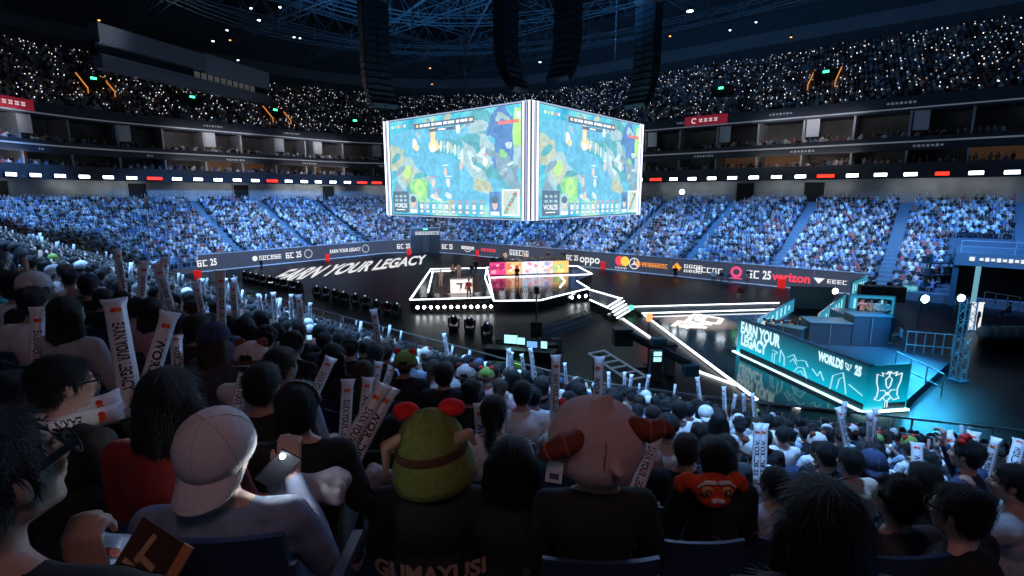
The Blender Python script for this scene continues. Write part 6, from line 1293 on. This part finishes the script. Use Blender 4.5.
def glass(x0, y0, x1, y1, h, z, lab):
    p, q = px(x0, y0, z), px(x1, y1, z); d = q - p; L = d.length; e = empty('screen_panel', p, math.atan2(d.y, d.x), lab, 'panel'); MB().box((L / 2, 0, h / 2), (L, .06, h)).build('panel_face', mat('panel_cyan', (.08, .30, .42), .25, emit=(.05, .42, .60), strength=.55), e)
    m = MB(); m.box((L / 2, 0, h), (L, .1, .06)); m.box((0, 0, h / 2), (.07, .1, h)); m.box((L, 0, h / 2), (.07, .1, h)); m.build('panel_frame', mat('panel_frame', (.3, .5, .6), .4), e)
    m = MB(); r = random.Random(int(x0))
    for i in range(7): m.box((L * (.12 + i * .12), -.035, h * .5), (L * .05, .01, h * r.uniform(.3, .7)))
    m.build('panel_mark', cl_, e)
glass(757, 334, 793, 311, 1.0, .45, 'cyan lit panel behind the first caster desk'); glass(817, 333, 844, 309, 1.3, .45, 'cyan lit panel slanting up to the raised casters'); glass(848, 313, 893, 315, 1.3, 1.4, 'cyan lit panel just behind the raised casters'); glass(850, 297, 866, 289, 1.3, .9, 'small triangular-looking cyan panel by the casters furthest back')
glass(902, 291, 918, 292, .6, 1.2, 'small pale blue lit sign box beside the black equipment rig')
e = empty('grey_screen', px(790, 308, 0), math.radians(-8), 'plain dark grey partition standing behind the first caster desk', 'partition'); MB().box((1.7, 0, .95), (3.4, .12, 1.9)).build('partition_board', mat('partition_grey', (.30, .30, .33), .6), e); m = MB(); m.box((0, .1, .95), (.08, .3, 1.9)); m.build('brace', dk2, e)
# bright lamps
def star_lamp(x, y, D, r, lab, m_):
    p = pd(x, y, D); e = empty('flood_lamp', p, 0, lab, 'lamp'); MB().lathe([(r * .4, .35), (r * 1.05, .2), (r * 1.15, 0)], 14, M=Matrix.Rotation(math.radians(90), 4, 'X') @ Matrix.Rotation(math.pi, 4, 'X')).build('lamp_housing', lamp_case, e)
    MB().lathe([(r, 0), (r, .04), (r * .3, .07)], 14, M=Matrix.Rotation(math.radians(90), 4, 'X')).build('lamp_lens', m_, e); m = MB(); m.box((0, .2, .0), (r * 2.6, .05, .06)); m.tube((0, .25, 0), (0, .25, -max(.3, p.z - .02) if p.z < 3.5 else -1), .04, n=6); m.build('lamp_stand', lamp_case, e)
sc_ = glow('flood_cyan', (.45, .85, 1.0), 40.0); sw_ = glow('flood_white', (1.0, .93, .88), 30.0)
star_lamp(925, 299, 30, .22, 'blazing cyan-white lamp beside the railing of the caster deck', sc_); star_lamp(961, 298, 28, .19, 'blazing cyan-white lamp on top of the lattice tower', sc_); star_lamp(835, 291, 38, .20, 'warm white blazing lamp beyond the slanting cyan panel', sw_)
star_lamp(682, 192, 72, .35, 'lone white lamp on the rail above the stand beside the video cube', lamp_w)
l = spot('flood_spot', pd(925, 299, 29.5), Vector((18, 28, 1)), 2200, CYAN, 120); spot('flood_spot', pd(961, 298, 27.5), Vector((17, 26, 0)), 2200, CYAN, 120)
# lattice tower, railings, stair rail
bs = px(957, 380, 0); e = empty('lattice_tower', bs, .3, 'slim blue-lit lattice tower rising beside the caster deck stair', 'truss tower'); ts = mat('truss_blue', (.45, .60, .70), .5, .1); H_ = 4.2; w = .24
for sx in (-w, w):
    for sy in (-w, w): MB().tube((sx, sy, 0), (sx, sy, H_), .035, n=8).build('upright', ts, e)
m = MB(); n = 11
for i in range(n):
    z0, z1 = H_ * i / n, H_ * (i + 1) / n; s = 1 if i % 2 else -1
    for a_, b2 in (((-w * s, -w), (w * s, -w)), ((-w * s, w), (w * s, w)), ((-w, -w * s), (-w, w * s)), ((w, -w * s), (w, w * s))): m.tube((*a_, z0), (*b2, z1), .018, n=6)
m.build('lattice', ts, e); MB().box((0, 0, .02), (.8, .8, .04)).build('base_plate', dk2, e)
def railing(pts, h, lab, n=5, mids=1):
    P = [px(x, y, z) for x, y, z in pts]; o = P[0].copy(); e = empty('railing', o, 0, lab, 'railing'); m = MB()
    for a_, b2 in zip(P, P[1:]):
        for k in range(mids + 1): m.bar(a_ - o + Z_ * (h * (1 - k / (mids + .6))), b2 - o + Z_ * (h * (1 - k / (mids + .6))), .05)
    m.build('rail', ts, e)
    for a_, b2 in zip(P, P[1:]):
        for i in range(n + 1): q = a_.lerp(b2, i / n) - o; MB().bar(q, q + Z_ * h, .045).build('rail_post', ts, e)
railing([(905, 352, .45), (951, 356, .45)], 1.25, 'blue-lit railing along the back edge of the caster deck', 5); railing([(894, 372, .45), (941, 396, 0)], 1.1, 'sloping stair rail down from the caster deck', 3); railing([(983, 305, 1.5), (1030, 313, 1.3)], 1.0, 'pale railing in front of the tunnel mouth at the right edge', 4)
# raised entrance, cloth cover and white door board by the tunnel
e = empty('door_board', px(966, 331, 0), -.1, 'white board standing behind a dark figure near the tunnel', 'board'); MB().box((.45, 0, 1.1), (.95, .06, 2.0)).build('board_face', mat('board_white', (.70, .78, .82), .6), e); m = MB(); m.box((0, .1, 1), (.06, .3, 2)); m.box((.9, .1, 1), (.06, .3, 2)); m.build('board_stand', dk2, e)
cv = [('c', px(985, 336, .3) - px(985, 336, 0) + Vector((x, 0, 0)), px(985, 336, .9) - px(985, 336, 0) + Vector((x, .2, .2)), .5, .42) for x in (0, .6, 1.2, 1.8, 2.4)]
o = put('cloth_cover', fuse('cloth_cover', cv, .05, 4), None, loc=px(987, 336, 0)); set_mat(o, mat('cover_pale', (.42, .55, .62), .8, bump=.5, bscale=3)); tag(o, 'bulky pale cloth-covered barrier below the tunnel railing', 'covered barrier')
# tunnel mouth in the stand; a black plate paints its dark inside
TA0, TA1 = -14.0, -0.6; fb = CB + HY - .4
def tp(a, d, z): return W(a, fb + d, z)
ang = math.atan2(AX.y, AX.x) + math.pi; m = MB(); L = TA1 - TA0; cen = (TA0 + TA1) / 2
for args, nm, mm_ in ((((cen, 1.0, 2.0), (L, .3, 3.9)), 'wall_tunnel_shade', mat('doorway_black')), (((cen, -.2, 4.15), (L + .6, .5, 1.1)), 'wall_tunnel_header', mat('header_blue', (.16, .26, .34), .6)), (((cen, 4.6, 4.55), (L + .6, 9.6, .25)), 'floor_tunnel_roof', dk2), (((TA1 + .15, 4.6, 2.2), (.4, 9.8, 4.6)), 'wall_tunnel_side', dk2), (((TA0 - .15, 4.6, 2.2), (.4, 9.8, 4.6)), 'wall_tunnel_side', dk2)):
    (ca, d_, z), s = args; MB().box(tp(ca, d_, z), s, rot=(0, 0, ang)).build(nm, mm_)['kind'] = 'structure'
m = MB()
for i in range(9): p = tp(-2.0 - i * .36, -.48, 4.2); m.box(p, (.24, .04, .22 + .1 * (i % 2)), rot=(0, 0, ang))
p = tp(-1.4, -.48, 4.2); m.box(p, (.34, .04, .34), rot=(0, 0, ang)); m.build('trim_8', bw)['kind'] = 'structure'
MB().box(tp(-1.9, -.35, 1.9), (.35, .2, 3.4), rot=(0, 0, ang)).build('trim_9', glow('tunnel_post', (.3, .75, .95), .5))['kind'] = 'structure'
m = MB(); [m.bar(tp(a, -.1, 4.7), tp(a, -.1, 5.7), .05) for a in (TA0, -10.5, -7, -4, TA1)]; m.bar(tp(TA0, -.1, 5.7), tp(TA1, -.1, 5.7), .06); m.bar(tp(TA0, -.1, 5.2), tp(TA1, -.1, 5.2), .04); m.build('trim_10', ts)['kind'] = 'structure'
# black equipment rig by the tunnel
e = empty('equipment_rig', px(925, 300, 0), .1, 'big black rig of stacked stage equipment before the tunnel mouth', 'equipment rig'); r = random.Random(3); dkb = mat('rig_dark', (.015, .03, .045), .5)
for i in range(4): MB().tube((i * .95, (i % 2) * .9, 0), (i * .95, (i % 2) * .9, 4.2), .05, n=6).build('rig_post', dkb, e)
for z in (1.1, 2.3, 3.4): MB().box((1.4, .45, z), (3.1, 1.2, .10)).build('rig_deck', dkb, e)
for i in range(9): s = r.uniform(.35, .7); MB().box((r.uniform(0, 2.8), r.uniform(.2, .7), (1.15, 2.35, 3.45)[i % 3] + s / 2), (s, s * .8, s), rot=(0, 0, r.uniform(-.4, .4))).build('rig_case', dkb if i % 2 else mat('rig_blue', (.05, .14, .20), .4), e, bevel=.03)
m = MB(); [m.box((3.4, 0, 1.0 + .45 * i), (.30, .08, .22)) for i in range(7)]; m.build('rig_lights', glow('rig_light_blue', (.35, .75, 1.0), 1.0), e)
# ---------------------------------------------------------------- people on the floor
def staff(x, y, z, yaw, top, lab, pose='stand', hair='short', skin=0, key='far', sleeve=1, trousers='dark grey', group=None):
    return person(px(x, y, z), yaw, pose, top, hair, label=lab, voxel=.022, key=key, hair_vox=.016, skin=skin, sleeve=sleeve, trousers=trousers, group=group)
staff(441, 287, .93, 2.7, 'beige', 'presenter in beige standing at the outer edge of the presenters stage', trousers='beige'); staff(453, 280, .93, 2.9, 'dusty pink', 'presenter in dusty pink standing behind the white desk', hair='long'); staff(459, 279.5, .93, 3.2, 'beige', 'presenter in beige standing behind the white desk next to the pink one', trousers='beige')
staff(472, 279, .93, 2.4, 'black', 'camera operator in black on the presenters stage beside the desk'); staff(476, 275, .93, 2.6, 'black', 'second crew member in black further back on the presenters stage'); staff(469, 299.5, .93, .2, 'dark red', 'person in dark red with lamp stand in front of the white desk')
staff(517, 283, .93, .4, 'dark grey', 'camera operator in grey crouched before the team desk', hair='short'); staff(748, 284, 0, 3.0, 'black', 'guard in black standing before the white block mark board'); staff(675, 281, 0, 3.0, 'black', 'crew member in black walking beyond the speckled runway')
staff(740, 299, 0, 2.3, 'dark red', 'photographer in dark red kneeling on the floor behind the runway', 'lap', trousers='white'); staff(262, 272, 0, 2.6, 'black', 'guard in black standing before the end stand boards'); staff(975, 331, 0, 1.4, 'black', 'dark figure walking past the white board near the tunnel')
staff(713, 281, 0, 2.8, 'beige', 'camera crew member in beige beside the red bin', 'lap'); staff(721, 282, 0, 2.9, 'black', 'camera crew member in black sitting in the middle of the crew', 'lap'); staff(728, 283, 0, 3.1, 'dark grey', 'camera crew member in dark grey beside the pink ring board', 'lap')
staff(570, 386, 0, .1, 'black', 'technician in black kneeling by the fence below the ladder frame', 'lap', sleeve=0) if False else staff(599, 376, 0, .3, 'black', 'ginger-lit technician in black sitting on the floor by the ladder frame', 'lap')
chair_m = mat('chair_black', (.02, .02, .025), .4)
def office_chair(p, yaw, lab, group=None):
    e = empty('office_chair', p, yaw, lab, 'chair', group); MB().box((0, 0, .42), (.48, .46, .09)).build('seat', chair_m, e, bevel=.03); MB().box((0, -.24, .86), (.46, .08, .78)).build('backrest', chair_m, e, bevel=.03); MB().tube((0, 0, .06), (0, 0, .38), .03, n=8).build('gas_post', chair_m, e)
    m = MB(); [m.bar((0, 0, .07), (.28 * math.cos(t), .28 * math.sin(t), .03), .04) for t in [2 * math.pi * i / 5 for i in range(5)]]; m.build('base', chair_m, e)
nrm = Vector((-dd.y, dd.x, 0)).normalized()
for i in range(10):
    p = dA + dd * ((i + .5) / 10) + nrm * 1.35 + Vector((0, 0, .02)); yw = math.atan2(-nrm.y, -nrm.x) - math.pi / 2; side = 'red' if i < 5 else 'blue'
    office_chair(p, yw, 'black chair behind the ' + ('crimson and orange' if i < 5 else 'pale and green') + ' panels of the team desk', 'chairs behind the team desk')
    person(p, yw, 'lap', 'white' if i < 5 else 'beige', ('short', 'bowl')[i % 2], label='player in ' + ('white' if i < 5 else 'beige') + ' jersey seated behind the ' + ('crimson and orange' if i < 5 else 'pale and green') + ' panels', group='players behind the team desk', voxel=.022, key='far', hair_vox=.016)
for i, (x, y) in enumerate(((524, 265), (548, 264.5), (505, 264.5), (563, 264))):
    staff(x, y, .9, 3.0, 'black' if i % 2 else 'beige', ('coach in beige standing behind the middle of the team desk', 'crew member in black standing behind the blue and violet panel', 'coach in beige standing behind the crimson panel', 'crew member in black at the green end of the team desk')[i])
for i, (x, y, z, top, lab, yw) in enumerate(((763, 337, .45, 'white', 'caster in white at the near end of the low desk', .6), (772, 338, .45, 'beige', 'caster in beige second along the low desk', .5), (781, 338, .45, 'beige', 'caster in beige leaning over the low desk beside the black chairs', .4), (790, 338, .45, 'dusty pink', 'caster in pink last along the low desk', .8), (799, 335, .45, 'black', 'technician in black behind the low caster desk', 1.2),
        (861, 318, 1.8, 'dusty pink', 'analyst in pink with raised hands at the tall navy desk', 2.8), (869, 318.5, 1.8, 'beige', 'analyst in beige at the middle of the tall navy desk', 2.9), (877, 319, 1.8, 'white', 'analyst in white at the tall navy desk', 3.0), (884, 319.5, 1.8, 'white', 'analyst in white at the far end of the tall navy desk', 2.2),
        (867, 297, .9, 'white', 'caster in white at the desk furthest back', 2.9), (874, 297, .9, 'black', 'caster in black at the desk furthest back', 3.0), (890, 297, .9, 'dusty pink', 'caster in pink at the desk furthest back', 3.2), (899, 345, .45, 'pale blue', 'technician in pale blue beside the tall navy desk', 1.0), (1008, 318, 0, 'navy blue', 'dark figure seated below the railing at the right edge', 1.0))):
    staff(x, y, z, yw, top, lab, 'up' if 'raised hands' in lab else 'lap', 'long' if 'pink' in lab else 'short'); 
    if i not in (4, 12, 13): office_chair(px(x, y, z) + Vector((0, .0, .0)), yw, 'black chair of the ' + lab, None)
